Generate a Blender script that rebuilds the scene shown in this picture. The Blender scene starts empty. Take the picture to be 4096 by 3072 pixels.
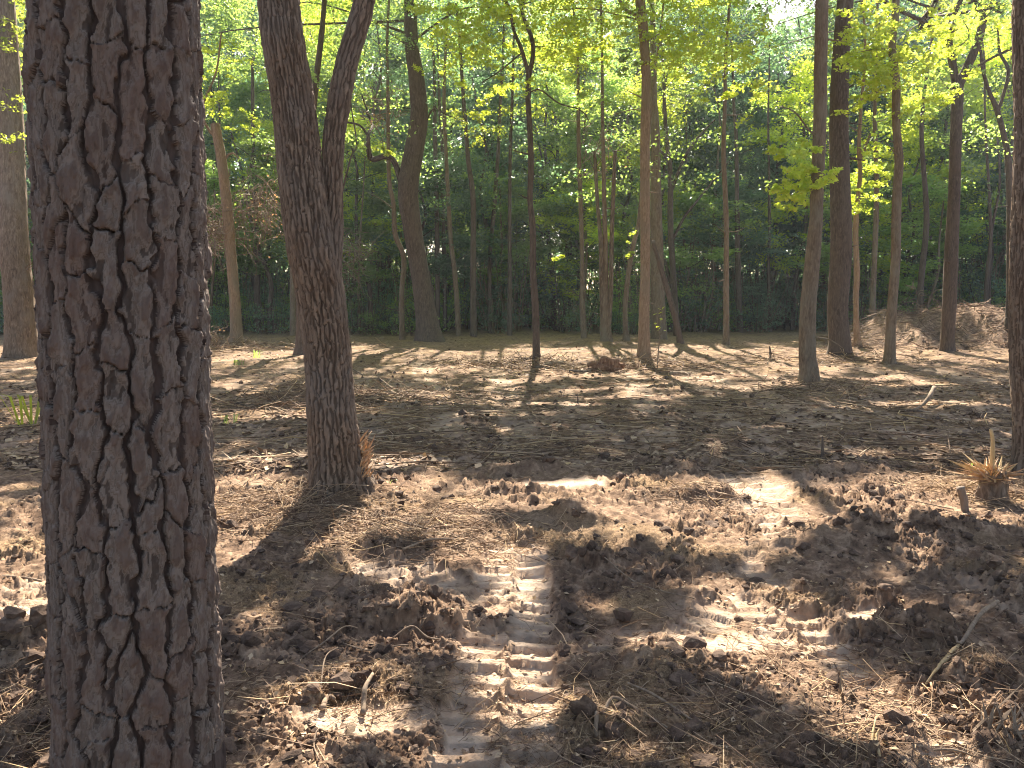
import bpy, math
import numpy as np
from mathutils import Vector

# ------------------------------------------------------------------ camera, sky, sun, exposure
scene = bpy.context.scene
COL = scene.collection
CAM_H, FPX, PITCH = 1.6, 760.0, math.atan(84.0 / 760.0)
cam_d = bpy.data.cameras.new('camera'); cam = bpy.data.objects.new('camera', cam_d); COL.objects.link(cam)
cam.location = (0, 0, CAM_H); cam.rotation_euler = (math.pi / 2 - PITCH, 0, 0)
cam_d.sensor_width = 36; cam_d.lens = FPX * 36 / 1024; cam_d.clip_start = 0.05; cam_d.clip_end = 900
scene.camera = cam
SUN_EL, SUN_AZ = math.radians(40), math.radians(1.6)          # azimuth from +Y towards +X
SDIR = np.array([math.sin(SUN_AZ) * math.cos(SUN_EL), math.cos(SUN_AZ) * math.cos(SUN_EL), math.sin(SUN_EL)])
world = bpy.data.worlds.new('World'); scene.world = world; world.use_nodes = True
wn = world.node_tree; wn.nodes.clear()
sky = wn.nodes.new('ShaderNodeTexSky'); sky.sky_type = 'NISHITA'; sky.sun_disc = False
sky.sun_elevation = SUN_EL; sky.sun_rotation = SUN_AZ; sky.air_density = 1.0; sky.dust_density = 1.6; sky.ozone_density = 1.0
bg = wn.nodes.new('ShaderNodeBackground'); bg.inputs['Strength'].default_value = 0.063
wo = wn.nodes.new('ShaderNodeOutputWorld')
wb = wn.nodes.new('ShaderNodeMix'); wb.data_type = 'RGBA'; wb.blend_type = 'MULTIPLY'; wb.inputs[0].default_value = 1; wb.inputs[7].default_value = (1.0, .93, .87, 1)
wn.links.new(sky.outputs[0], wb.inputs[6]); wn.links.new(wb.outputs[2], bg.inputs[0]); wn.links.new(bg.outputs[0], wo.inputs[0])
sun_d = bpy.data.lights.new('sun', 'SUN'); sun_d.energy = 5.0; sun_d.angle = math.radians(0.5); sun_d.color = (1, .89, .74)
sun = bpy.data.objects.new('sun', sun_d); COL.objects.link(sun)
sun.rotation_euler = Vector((-SDIR[0], -SDIR[1], -SDIR[2])).to_track_quat('-Z', 'Y').to_euler()
sun.location = (0, 30, 40)
vs = scene.view_settings
vs.view_transform = 'Standard'; vs.look = 'None'; vs.gamma = 1; vs.use_curve_mapping = False; vs.exposure = 2.15
scene.cycles.max_bounces = 8; scene.cycles.diffuse_bounces = 4; scene.cycles.transmission_bounces = 6
scene.cycles.caustics_reflective = False; scene.cycles.caustics_refractive = False
scene.cycles.use_denoising = True; scene.cycles.filter_width = 1.1
scene.cycles.volume_bounces = 0; scene.cycles.volume_step_rate = 4

# ------------------------------------------------------------------ numeric helpers
rng = np.random.default_rng(11)
K = 1024 / 2212.0                                     # measurements below are in a 2212 px wide view of the photo
CP, SP = math.cos(PITCH), math.sin(PITCH)
def ray(x, y):
    u = (x * K - 512) / FPX; v = (384 - y * K) / FPX
    return np.array([u, CP + v * SP, -SP + v * CP])
def wp(x, y, d):
    r = ray(x, y); t = d / r[1]
    return np.array([0, 0, CAM_H]) + r * t
def wscale(x, y, d):
    return (d / ray(x, y)[1]) / FPX * K                # metres per measured pixel on plane Y=d
def gp(x, y, z=0.0):
    r = ray(x, y); t = (z - CAM_H) / r[2]
    return r[0] * t, r[1] * t
def project(X, Y, Z):
    dz = Z - CAM_H
    c = Y * CP - dz * SP; v = Y * SP + dz * CP
    return (512 + FPX * X / c) / K, (384 - FPX * v / c) / K

def hsh(ix, iy, seed):
    h = (ix.astype(np.int64) * 374761393 + iy.astype(np.int64) * 668265263 + seed * 974634777) & 0xffffffff
    h = ((h ^ (h >> 13)) * 1274126177) & 0xffffffff
    h = ((h ^ (h >> 16)) * 2246822519) & 0xffffffff
    return (h ^ (h >> 15)) & 0xffffffff
def rnd(ix, iy, seed):
    return hsh(ix, iy, seed) / 4294967295.0
def noise(x, y, seed=0):
    xi = np.floor(x); yi = np.floor(y); fx = x - xi; fy = y - yi
    xi = xi.astype(np.int64); yi = yi.astype(np.int64)
    u = fx * fx * fx * (fx * (fx * 6 - 15) + 10); v = fy * fy * fy * (fy * (fy * 6 - 15) + 10)
    def g(a, b, dx, dy):
        t = rnd(a, b, seed) * 2 * np.pi
        return np.cos(t) * dx + np.sin(t) * dy
    n00 = g(xi, yi, fx, fy); n10 = g(xi + 1, yi, fx - 1, fy); n01 = g(xi, yi + 1, fx, fy - 1); n11 = g(xi + 1, yi + 1, fx - 1, fy - 1)
    a = n00 + (n10 - n00) * u; b = n01 + (n11 - n01) * u
    return (a + (b - a) * v) * 1.5
def fbm(x, y, seed=0, o=4, g=.5):
    s = 0; a = 1.0
    for i in range(o):
        s = s + a * noise(x, y, seed + i * 17); x = x * 2.03 + 3.1; y = y * 2.03 + 1.7; a *= g
    return s
def voro(u, v, seed, ju=1.0, jv=1.0, metric=None):
    iu = np.floor(u).astype(np.int64); iv = np.floor(v).astype(np.int64)
    b1 = np.full(u.shape, 1e9); b2 = np.full(u.shape, 1e9)
    p1u = np.zeros(u.shape); p1v = np.zeros(u.shape); p2u = np.zeros(u.shape); p2v = np.zeros(u.shape)
    idn = np.zeros(u.shape, np.int64)
    for a in (-1, 0, 1):
        for b in (-1, 0, 1):
            cu = iu + a; cv = iv + b
            pu = cu + .5 + ju * (rnd(cu, cv, seed) - .5); pv = cv + .5 + jv * (rnd(cu, cv, seed + 5) - .5) + .5 * (cu % 2)
            du = pu - u; dv = pv - v; d = du * du + dv * dv
            m = d < b1
            m2 = (~m) & (d < b2)
            b2 = np.where(m, b1, np.where(m2, d, b2)); p2u = np.where(m, p1u, np.where(m2, pu, p2u)); p2v = np.where(m, p1v, np.where(m2, pv, p2v))
            b1 = np.where(m, d, b1); p1u = np.where(m, pu, p1u); p1v = np.where(m, pv, p1v)
            idn = np.where(m, cu * 4096 + cv + 2048, idn)
    if metric is not None:
        lu = np.abs(p2u - p1u) / metric[0]; lv = np.abs(p2v - p1v) / metric[1]; m_ = np.sqrt(lu * lu + lv * lv) + 1e-9
        return .5 * (b2 - b1) / m_, lu / m_, idn, (p1u - u, p1v - v)
    return np.sqrt(b1), np.sqrt(b2), idn, None
def sstep(a, b, x):
    t = np.clip((x - a) / (b - a), 0, 1); return t * t * (3 - 2 * t)
def nrm(v):
    return v / (np.linalg.norm(v, axis=-1, keepdims=True) + 1e-12)

def make_mesh(name, V, F, mats, smooth=True, attrs=None):
    """F: array (n,3|4) or list of such arrays (one material slot each if mats is as long)"""
    Fs = F if isinstance(F, list) else [F]
    Fs = [f for f in Fs if len(f)]
    me = bpy.data.meshes.new(name)
    V = np.asarray(V, np.float32)
    nl = sum(f.size for f in Fs); nf = sum(len(f) for f in Fs)
    me.vertices.add(len(V)); me.vertices.foreach_set('co', V.ravel())
    me.loops.add(nl); me.loops.foreach_set('vertex_index', np.concatenate([f.ravel() for f in Fs]).astype(np.int32))
    me.polygons.add(nf)
    tot = np.concatenate([np.full(len(f), f.shape[1], np.int32) for f in Fs])
    st = np.zeros(nf, np.int32); st[1:] = np.cumsum(tot)[:-1]
    me.polygons.foreach_set('loop_start', st); me.polygons.foreach_set('loop_total', tot)
    mats = mats if isinstance(mats, (list, tuple)) else [mats]
    for m in mats: me.materials.append(m)
    if len(mats) > 1 and len(mats) == len(Fs):
        me.polygons.foreach_set('material_index', np.concatenate([np.full(len(f), i, np.int32) for i, f in enumerate(Fs)]))
    me.update(calc_edges=True)
    me.polygons.foreach_set('use_smooth', np.full(nf, smooth, bool))
    for k, a in (attrs or {}).items():
        at = me.attributes.new(k, 'FLOAT', 'POINT'); at.data.foreach_set('value', np.asarray(a, np.float32))
    return me
def link(name, me, parent=None, loc=None):
    o = bpy.data.objects.new(name, me); COL.objects.link(o)
    if parent is not None: o.parent = parent
    if loc is not None: o.location = loc
    return o
def tag(o, label=None, cat=None, group=None, kind=None):
    if label: o['label'] = label
    if cat: o['category'] = cat
    if group: o['group'] = group
    if kind: o['kind'] = kind
    return o
class Acc:
    """joins pieces that belong to one part"""
    def __init__(s): s.V = []; s.F = []; s.n = 0
    def add(s, V, F):
        s.V.append(V); s.F.append(F + s.n); s.n += len(V)
    def mesh(s, name, mat, smooth=True):
        by = {}
        for f in s.F: by.setdefault(f.shape[1], []).append(f)
        return make_mesh(name, np.concatenate(s.V), [np.concatenate(v) for v in by.values()], mat, smooth)

def catmull(P, n):
    P = np.asarray(P, float)
    if len(P) == 2: P = np.array([P[0], (P[0] + P[1]) / 2, P[1]])
    Q = np.vstack([2 * P[0] - P[1], P, 2 * P[-1] - P[-2]])
    t = np.linspace(0, len(P) - 1, n); i = np.minimum(t.astype(int), len(P) - 2); f = (t - i)[:, None]
    a, b, c, d = Q[i], Q[i + 1], Q[i + 2], Q[i + 3]
    return .5 * (2 * b + (c - a) * f + (2 * a - 5 * b + 4 * c - d) * f ** 2 + (3 * b - a - 3 * c + d) * f ** 3)
def tube(P, R, nu, nv=None, step=None, disp=None, cap=True, roots=0, seed=0):
    """swept round section; P (n,3), R (n,); disp(u_arc, v_len, R)->offset"""
    P = np.asarray(P, float); R = np.asarray(R, float)
    Q = catmull(np.hstack([P, R[:, None]]), max(64, 8 * len(P)) if nv is None or nv > 12 else nv)
    seg = np.r_[0, np.cumsum(np.linalg.norm(np.diff(Q[:, :3], axis=0), axis=1))]
    if nv is None: nv = max(4, int(seg[-1] / step) + 1)
    s = np.linspace(0, seg[-1], nv)
    C = np.stack([np.interp(s, seg, Q[:, k]) for k in range(4)], 1); r = np.abs(C[:, 3]); C = C[:, :3]
    T = nrm(np.gradient(C, axis=0))
    up = np.array([0, 1, 0]) if abs(T[:, 1]).mean() < .8 else np.array([0, 0, 1])
    B = nrm(np.cross(T, up)); N = nrm(np.cross(B, T))       # N ~ +Y
    th = np.linspace(0, 2 * np.pi, nu, endpoint=False)      # starts at +Y (away from the camera): seam at the back
    rr = np.repeat(r[:, None], nu, 1); TT = np.repeat(th[None], nv, 0); SS = np.repeat(s[:, None], nu, 1)
    global LASTD
    LASTD = None
    if disp is not None:
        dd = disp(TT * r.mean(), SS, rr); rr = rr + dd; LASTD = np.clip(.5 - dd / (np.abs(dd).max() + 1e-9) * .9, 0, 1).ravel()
    if roots:
        lob = 1 + .5 * np.sin(TT * roots + seed) + .3 * np.sin(TT * (roots + 2) + seed * 2.3)
        rr = rr + r[:, None] * .42 * np.exp(-np.maximum(SS - .25, 0) / .20) * lob
    V = C[:, None] + rr[..., None] * (np.cos(TT)[..., None] * N[:, None] + np.sin(TT)[..., None] * B[:, None])
    idx = np.arange(nv * nu).reshape(nv, nu)
    a = idx[:-1]; b = idx[1:]
    F = np.stack([a, np.roll(a, -1, 1), np.roll(b, -1, 1), b], -1).reshape(-1, 4)
    V = V.reshape(-1, 3)
    if cap:
        V = np.vstack([V, C[-1] + T[-1] * r[-1] * .3, C[0] - T[0] * r[0] * .3])
        e = len(V) - 2; l = idx[-1]; f0 = idx[0]
        F2 = np.stack([l, np.roll(l, -1), np.full(nu, e), np.full(nu, e)], -1)
        F3 = np.stack([np.roll(f0, -1), f0, np.full(nu, e + 1), np.full(nu, e + 1)], -1)
        # degenerate quads are avoided: use the midpoint of neighbours by pairing sides
        if nu % 2 == 0:
            F2 = np.stack([l[0::2], l[1::2], np.roll(l, -1)[1::2], np.full(nu // 2, e)], -1)
            F3 = np.stack([np.roll(f0, -1)[1::2], f0[1::2], f0[0::2], np.full(nu // 2, e + 1)], -1)
            F = np.vstack([F, F2, F3])
        else:
            V = V[:-2]
    return V, F

# ------------------------------------------------------------------ materials
def mat(name, build):
    m = bpy.data.materials.new(name); m.use_nodes = True; nt = m.node_tree; nt.nodes.clear()
    out = nt.nodes.new('ShaderNodeOutputMaterial'); build(nt, out); return m
def N(nt, t, **kw):
    n = nt.nodes.new(t)
    for k, v in kw.items():
        if k.startswith('i_'): n.inputs[k[2:].replace('_', ' ')].default_value = v
        else: setattr(n, k, v)
    return n
def ramp(nt, fac, stops):
    r = nt.nodes.new('ShaderNodeValToRGB'); nt.links.new(fac, r.inputs[0])
    e = r.color_ramp.elements
    while len(e) < len(stops): e.new(0.5)
    for i, (p, c) in enumerate(stops): e[i].position = p; e[i].color = (*c, 1)
    return r.outputs[0]
def mix(nt, fac, a, b, mode='MIX'):
    m = nt.nodes.new('ShaderNodeMix'); m.data_type = 'RGBA'; m.blend_type = mode
    for s, v in ((m.inputs[0], fac), (m.inputs[6], a), (m.inputs[7], b)):
        if isinstance(v, bpy.types.NodeSocket): nt.links.new(v, s)
        elif isinstance(v, (int, float)): s.default_value = v
        else: s.default_value = (*v, 1)
    return m.outputs[2]
def coord(nt, scale=(1, 1, 1)):
    g = N(nt, 'ShaderNodeNewGeometry'); mp = N(nt, 'ShaderNodeMapping'); mp.inputs['Scale'].default_value = scale
    nt.links.new(g.outputs['Position'], mp.inputs[0]); return mp.outputs[0]
def ntex(nt, scale, sc=(1, 1, 1), detail=6, rough=.6, warp=0):
    n = N(nt, 'ShaderNodeTexNoise'); n.inputs['Scale'].default_value = scale; n.inputs['Detail'].default_value = detail
    n.inputs['Roughness'].default_value = rough; n.inputs['Distortion'].default_value = warp
    nt.links.new(coord(nt, sc), n.inputs['Vector']); return n.outputs[0]
def bark_mat(name, dark, mid, light, vs_=5.0, bump=.012, rough=.9, extra=None, islands=False):
    def b(nt, out):
        p = N(nt, 'ShaderNodeBsdfPrincipled', i_Roughness=rough); p.inputs['Specular IOR Level'].default_value = .25
        n1 = ntex(nt, 30, (1, 1, .22), 8, .65, .6); n2 = ntex(nt, 3.1, (1, 1, .5), 4, .6)
        c = ramp(nt, n1, [(.3, dark), (.5, mid), (.72, light)])
        fu = N(nt, 'ShaderNodeAttribute', attribute_name='furrow')
        if extra: c = mix(nt, ramp(nt, n2, [(.45, (0, 0, 0)), (.68, (1, 1, 1))]), c, extra)
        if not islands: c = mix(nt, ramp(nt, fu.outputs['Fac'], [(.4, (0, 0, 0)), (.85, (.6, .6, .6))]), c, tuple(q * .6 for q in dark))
        if islands:
            oi = N(nt, 'ShaderNodeObjectInfo')
            hs = N(nt, 'ShaderNodeHueSaturation'); mr = N(nt, 'ShaderNodeMapRange')
            mr.inputs['To Min'].default_value = .72; mr.inputs['To Max'].default_value = 1.3
            nt.links.new(oi.outputs['Random'], mr.inputs[0]); nt.links.new(mr.outputs[0], hs.inputs['Value']); nt.links.new(c, hs.inputs['Color'])
            w = N(nt, 'ShaderNodeTexWhiteNoise'); w.noise_dimensions = '1D'; nt.links.new(oi.outputs['Random'], w.inputs['W'])
            la = N(nt, 'ShaderNodeAttribute', attribute_name='layer')
            ly = ramp(nt, la.outputs['Fac'], [(.12, (.11, .085, .070)), (.33, (.34, .285, .24)), (.46, (.19, .145, .118)), (.60, (.33, .27, .225)), (.9, (.20, .145, .118))])
            mx_ = mix(nt, .8, hs.outputs[0], ly); hs = N(nt, 'ShaderNodeHueSaturation', i_Value=.74, i_Saturation=.95); nt.links.new(mx_, hs.inputs['Color'])
            c = mix(nt, ramp(nt, w.outputs[0], [(.5, (0, 0, 0)), (1, (.3, .3, .3))]), hs.outputs[0], (.14, .075, .055))
        nt.links.new(c, p.inputs['Base Color'])
        bm = N(nt, 'ShaderNodeBump', i_Strength=.9, i_Distance=bump)
        n3 = ntex(nt, 55 if not islands else 90, (1, 1, .16 if not islands else .45), 8, .7, .8)
        nt.links.new(n3, bm.inputs['Height']); nt.links.new(bm.outputs[0], p.inputs['Normal'])
        nt.links.new(p.outputs[0], out.inputs[0])
    return mat(name, b)
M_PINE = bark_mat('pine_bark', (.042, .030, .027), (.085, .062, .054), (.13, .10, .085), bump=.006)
M_PLATE = bark_mat('pine_bark_plate', (.09, .066, .056), (.18, .138, .118), (.30, .245, .215), bump=.009, islands=True)
M_OAK = bark_mat('oak_bark', (.075, .050, .034), (.19, .135, .095), (.35, .265, .195), bump=.012, extra=(.20, .16, .13))
M_GREY = bark_mat('grey_brown_bark', (.09, .063, .042), (.19, .135, .09), (.31, .23, .155), bump=.006, extra=(.22, .18, .13))
M_TAN = bark_mat('tan_bark', (.17, .11, .065), (.29, .195, .125), (.40, .29, .195), bump=.005, extra=(.24, .18, .12))
M_DARK = bark_mat('dark_bark', (.048, .035, .028), (.105, .077, .060), (.19, .145, .115), bump=.006, extra=(.13, .095, .072))
M_STICK = bark_mat('weathered_stick', (.13, .09, .065), (.24, .175, .12), (.36, .28, .20), bump=.002)
M_RED = bark_mat('red_rotten_wood', (.12, .06, .038), (.25, .14, .085), (.42, .27, .17), bump=.01)
M_SPLINT = bark_mat('orange_splintered_wood', (.30, .17, .09), (.46, .28, .15), (.60, .42, .25), bump=.002, rough=.7)
M_YEL = bark_mat('pale_splintered_wood', (.36, .24, .11), (.50, .36, .18), (.62, .47, .27), bump=.002, rough=.7)

def soil_mat(name, far=False, clod=False):
    def b(nt, out):
        p = N(nt, 'ShaderNodeBsdfPrincipled', i_Roughness=.92); p.inputs['Specular IOR Level'].default_value = .3
        n1 = ntex(nt, 9, (1, 1, 1), 8, .7, .4); n2 = ntex(nt, 1.1, (1, 1, 1), 5, .6)
        loose = ramp(nt, n1, [(.34, (.075, .046, .031)), (.5, (.21, .135, .088)), (.66, (.43, .30, .20))])
        if clod:
            c = ramp(nt, n1, [(.32, (.055, .035, .026)), (.52, (.12, .078, .055)), (.72, (.29, .20, .14))])
        else:
            a = N(nt, 'ShaderNodeAttribute', attribute_name='compact')
            p.inputs['Specular IOR Level'].default_value = .12
            s = N(nt, 'ShaderNodeAttribute', attribute_name='straw')
            n4 = ntex(nt, 5, (1, 1, 1), 7, .65)
            clay = ramp(nt, n4, [(.3, (.36, .24, .16)), (.5, (.51, .37, .26)), (.7, (.62, .49, .37))])
            c = mix(nt, a.outputs['Fac'], loose, clay)
            st = ramp(nt, ntex(nt, 60, (1, 1, 1), 4, .7, 1.2), [(.4, (.16, .10, .055)), (.6, (.42, .29, .16))])
            c = mix(nt, s.outputs['Fac'], c, st)
            c = mix(nt, ramp(nt, n2, [(.5, (0, 0, 0)), (.75, (.45, .45, .45))]), c, (.27, .19, .13))
            rr = ramp(nt, a.outputs['Fac'], [(0, (.95, .95, .95)), (1, (.8, .8, .8))]); nt.links.new(rr, p.inputs['Roughness'])
        nt.links.new(c, p.inputs['Base Color'])
        bm = N(nt, 'ShaderNodeBump', i_Strength=.8, i_Distance=.02)
        nt.links.new(ntex(nt, 38, (1, 1, 1), 9, .72, .5), bm.inputs['Height']); nt.links.new(bm.outputs[0], p.inputs['Normal'])
        nt.links.new(p.outputs[0], out.inputs[0])
    return mat(name, b)
M_SOIL = soil_mat('churned_soil'); M_CLOD = soil_mat('soil_clod', clod=True)
def straw_mat(name, cols, rough=.75):
    def b(nt, out):
        p = N(nt, 'ShaderNodeBsdfPrincipled', i_Roughness=rough); p.inputs['Specular IOR Level'].default_value = .3
        g = N(nt, 'ShaderNodeNewGeometry')
        c = ramp(nt, g.outputs['Random Per Island'], cols)
        nt.links.new(c, p.inputs['Base Color']); nt.links.new(p.outputs[0], out.inputs[0])
    return mat(name, b)
M_STRAW = straw_mat('dry_straw_and_roots', [(0, (.10, .06, .038)), (.35, (.20, .125, .075)), (.65, (.36, .24, .14)), (.9, (.52, .38, .24)), (1, (.62, .42, .2))])
M_ROOTS = straw_mat('torn_roots', [(0, (.07, .04, .026)), (.5, (.16, .095, .058)), (.9, (.28, .18, .11)), (1, (.42, .3, .18))])
def leaf_mat(name, c0, c1, t0, t1, gl=.12):
    def b(nt, out):
        g = N(nt, 'ShaderNodeNewGeometry')
        d = N(nt, 'ShaderNodeBsdfDiffuse'); t = N(nt, 'ShaderNodeBsdfTranslucent'); s = N(nt, 'ShaderNodeBsdfGlossy'); s.inputs['Roughness'].default_value = .38
        s.inputs['Color'].default_value = (.8, .85, .8, 1)
        oi = N(nt, 'ShaderNodeObjectInfo')
        for (q0, q1, so) in ((c0, c1, d), (t0, t1, t)):
            mr = N(nt, 'ShaderNodeMapRange'); mr.inputs['To Min'].default_value = .55; mr.inputs['To Max'].default_value = 1.3; hs = N(nt, 'ShaderNodeHueSaturation')
            nt.links.new(oi.outputs['Random'], mr.inputs[0]); nt.links.new(mr.outputs[0], hs.inputs['Value'])
            nt.links.new(ramp(nt, g.outputs['Random Per Island'], [(0, q0), (1, q1)]), hs.inputs['Color']); nt.links.new(hs.outputs[0], so.inputs['Color'])
        a = N(nt, 'ShaderNodeAddShader'); nt.links.new(d.outputs[0], a.inputs[0]); nt.links.new(t.outputs[0], a.inputs[1])
        m = N(nt, 'ShaderNodeMixShader'); m.inputs[0].default_value = gl
        nt.links.new(a.outputs[0], m.inputs[1]); nt.links.new(s.outputs[0], m.inputs[2]); nt.links.new(m.outputs[0], out.inputs[0])
    return mat(name, b)
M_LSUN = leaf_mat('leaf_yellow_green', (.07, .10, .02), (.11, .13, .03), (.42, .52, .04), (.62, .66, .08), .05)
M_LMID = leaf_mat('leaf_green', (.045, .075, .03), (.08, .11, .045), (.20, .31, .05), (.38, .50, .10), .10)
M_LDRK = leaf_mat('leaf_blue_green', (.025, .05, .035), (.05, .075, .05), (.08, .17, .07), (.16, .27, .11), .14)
M_DEAD = leaf_mat('leaf_dead', (.20, .10, .06), (.32, .2, .13), (.2, .1, .04), (.3, .17, .08), .05)

# ------------------------------------------------------------------ ground relief
# mound: centre x,y, radius x, radius y behind, radius y in front, height
MOUNDS = [(-.62, 3.62, .50, .30, .10, .13), (-1.25, 3.5, .35, .25, .2, .06), (.52, 4.55, .27, .16, .08, .11), (.45, 5.45, .18, .16, .10, .15),
          (2.75, 5.0, .85, .25, .14, .15), (2.0, 4.85, .45, .2, .12, .09), (1.98, 3.52, .22, .14, .08, .12), (1.0, 4.0, .10, .1, .06, .06), (1.65, 5.95, .25, .2, .12, .11),
          (-.1, 6.1, .4, .2, .1, .07), (-1.4, 6.0, .7, .55, .55, .10), (-3.3, 11.8, .7, .5, .3, .22), (-2.2, 7.2, .6, .3, .2, .07),
          (.42, 2.72, .30, .12, .06, .07), (2.15, 3.0, .3, .2, .1, .08), (-2.2, 3.3, .3, .2, .15, .10), (2.3, 8.0, .5, .3, .2, .08), (.2, 7.0, .35, .2, .12, .10),
          (3.1, 6.9, .5, .35, .3, .10), (-.55, 3.05, .25, .12, .08, .06), (.62, 3.25, .3, .2, .1, .07), (3.3, 7.4, .5, .3, .2, .1), (2.9, 3.9, .4, .2, .12, .10)]
for (bx_, bd_, br_) in ((1159, 19, .5), (1391, 19, .8), (1745, 13.9, .7), (1811, 21, 1.0), (1921, 17.8, .6), (2046, 22.5, .9), (930, 28, 1.3), (512, 27, 1.2), (1852, 24.5, .6), (2222, 6.9, .5), (869, 29, .6), (1309, 27.5, .9), (1569, 25.5, .6), (1472, 25.5, .6), (50, 20.5, 1.0)):
    MOUNDS.append((float(wp(bx_, 760, bd_)[0]), bd_, br_, br_ * .9, br_ * .8, .06 + .05 * br_))
# tracks: x, y of a point, heading (rad from +Y towards +X), y range, half width, lug pitch, phase, strength
TRACKS = [(-.03, 3.2, .025, 1.6, 5.2, .225, .14, .0, 1.0), (1.40, 3.4, -.02, 2.0, 4.9, .20, .145, .05, .93), (1.98, 5.7, .10, 4.7, 7.8, .23, .15, .02, .92),
          (-.50, 4.28, -.75, 3.9, 4.8, .24, .16, .03, .8), (.78, 3.62, .6, 3.2, 4.1, .24, .2, .03, .8), (-2.6, 4.3, .3, 2.0, 6.0, .22, .14, .0, .7),
          (2.7, 3.4, .1, 2.5, 4.5, .2, .14, .0, .5)]
for i in range(26):
    TRACKS.append((-11 + i * .86 + rng.uniform(-.2, .2), 9.5, rng.uniform(-.16, .16), 6.6 + rng.uniform(0, 1.5), 14 + rng.uniform(0, 7), .23, .15, rng.uniform(0, .1), rng.uniform(.35, .75)))
def hmap(x, y, full=False):
    x = np.asarray(x, float); y = np.asarray(y, float)
    near = 1 - sstep(6.0, 10.0, y)
    z = .05 * fbm(x * .33, y * .33, 3, 3) + .022 * fbm(x * 1.3, y * 1.3, 9, 3) * (.5 + .5 * near)
    wx = x + .06 * noise(x * 5, y * 5, 21); wy = y + .06 * noise(x * 5, y * 5, 22)
    moundy = np.zeros_like(z)
    for (mx, my, rx, rb, rf, h) in MOUNDS:
        dy = wy - my; r = ((wx - mx) / rx) ** 2 + np.where(dy > 0, dy / rb, dy / rf) ** 2
        g = np.exp(-np.minimum(r * r, 30) * .7) if False else np.exp(-np.minimum(r, 30))
        moundy = np.maximum(moundy, g * h)
    z = z + moundy + .05 * sstep(7, 10, y) * np.abs(fbm(x * .7, y * 1.5, 15, 3))
    # bulldozed soil pile at the right
    ax = sstep(11.0, 14.0, x + .5 * noise(x * .6, y * .6, 31)); pile = ax * np.exp(-((y - 27.2) / 2.4) ** 2) * (1.12 + .22 * noise(x * .5, y * .25, 33) + .12 * sstep(14, 16, x) - .1 * sstep(17, 20, x))
    pile = pile + ax * (pile > .1) * .28 * fbm(x * 1.1, y * 1.1, 35, 3)
    z = z + pile
    # compaction
    c = np.zeros_like(z); lug = np.zeros_like(z)
    ex = .03 * noise(x * 7, y * 7, 41)
    for (tx, ty, hd, y0, y1, hw, pitch, ph, st) in TRACKS:
        ca, sa = math.cos(hd), math.sin(hd)
        a = (x - tx) * ca - (y - ty) * sa + ex; s = (x - tx) * sa + (y - ty) * ca
        inside = (1 - sstep(hw * .9, hw * 1.08, np.abs(a))) * sstep(y0, y0 + .15, y) * (1 - sstep(y1 - .3, y1, y))
        brk = sstep(-.55, -.1, fbm(x * 1.6 + ph * 50, y * 1.6, 43, 2)) if st < .95 else 1
        inside = inside * brk
        q = ((s + ph + np.where(a > 0, pitch * .45, 0) + .012 * noise(a * 9, s * 3, 45)) / pitch)
        seed_i = np.floor(q).astype(np.int64); f = q - np.floor(q)
        hgt = .55 + .6 * rnd(seed_i, (a > 0).astype(np.int64), 47)
        bar = sstep(.0, .05, f + .02 * noise(a * 16, s * 16, 46)) * (1 - sstep(.34, .52, f)) * hgt            # steep face towards the camera
        mid = np.exp(-(a / (hw * .11)) ** 2) * (.35 + .65 * sstep(-.3, .3, noise(s * 9, a * 2, 49))) * (y < 8)
        prof = (-.058 + .038 * bar + .012 * f + .030 * mid) * (.6 + .4 * near)
        w = inside * st
        lug = lug * (1 - w) + prof * w; c = np.maximum(c * (1 - w), w * (1 - .75 * mid))
        c = np.where(w > .05, np.maximum(c, 0), c)
    pat = sstep(.3, .7, fbm(x * .9, y * 1.6, 51, 3)) * (y > 5.2) * .4 * (1 - .6 * sstep(8, 12, y))
    for (qx, qy, ra, rb) in ((.44, 6.42, .42, .17), (2.05, 6.3, .33, .3), (-.55, 3.9, .3, .1), (.95, 3.45, .3, .16), (-2.55, 3.4, .5, .5), (2.0, 3.75, .35, .1), (-.55, 2.75, .3, .12), (-1.1, 7.1, .4, .12), (4.2, 9.6, .5, .1)):
        pat = np.maximum(pat, 1 - sstep(.7, 1.1, np.sqrt(((wx - qx) / ra) ** 2 + ((wy - qy) / rb) ** 2)))
    c = np.clip(np.maximum(c, pat) * (1 - sstep(.015, .06, moundy) * .8), 0, 1)
    rough = (1 - c * .86) * (.42 + .58 * near + .25 * np.clip(pile, 0, 1)) * (.45 + .9 * sstep(-.4, .4, fbm(x * 1.2, y * 1.2, 55, 2)) + 3 * moundy)
    def chunk(sz, sd, wob):
        e, _, i1, (dx, dy) = voro(x / sz + wob * noise(x * 2.6 / sz, y * 2.6 / sz, sd + 1), y / (sz * .85) + wob * noise(x * 2.6 / sz, y * 2.6 / sz, sd + 2), sd, 1, 1, (sz, sz * .85))
        z0_ = i1 * 0; r1 = rnd(i1, z0_, sd + 3); tx = rnd(i1, z0_, sd + 4) - .5; ty = rnd(i1, z0_, sd + 5) - .5
        return (r1 ** 1.6 + 1.1 * (tx * dx + ty * dy)) * sstep(-.02 * sz, .22 * sz, e)
    crumb = .042 * chunk(.15, 60, .25) + .026 * chunk(.062, 160, .25)
    if full: crumb = crumb + .015 * chunk(.025, 260, .2)
    crumb = crumb + .016 * fbm(x * 9, y * 9, 71, 3) + .005 * noise(x * 60, y * 60, 72) + .004 * np.abs(fbm(x * 30, y * 30, 74, 2)) - .02
    far_rib = .045 * np.abs(fbm(x * .8, y * 5.5, 75, 3)) * sstep(6, 9, y)
    z = z + crumb * np.clip(rough, 0, 1.35) + lug + far_rib
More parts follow.
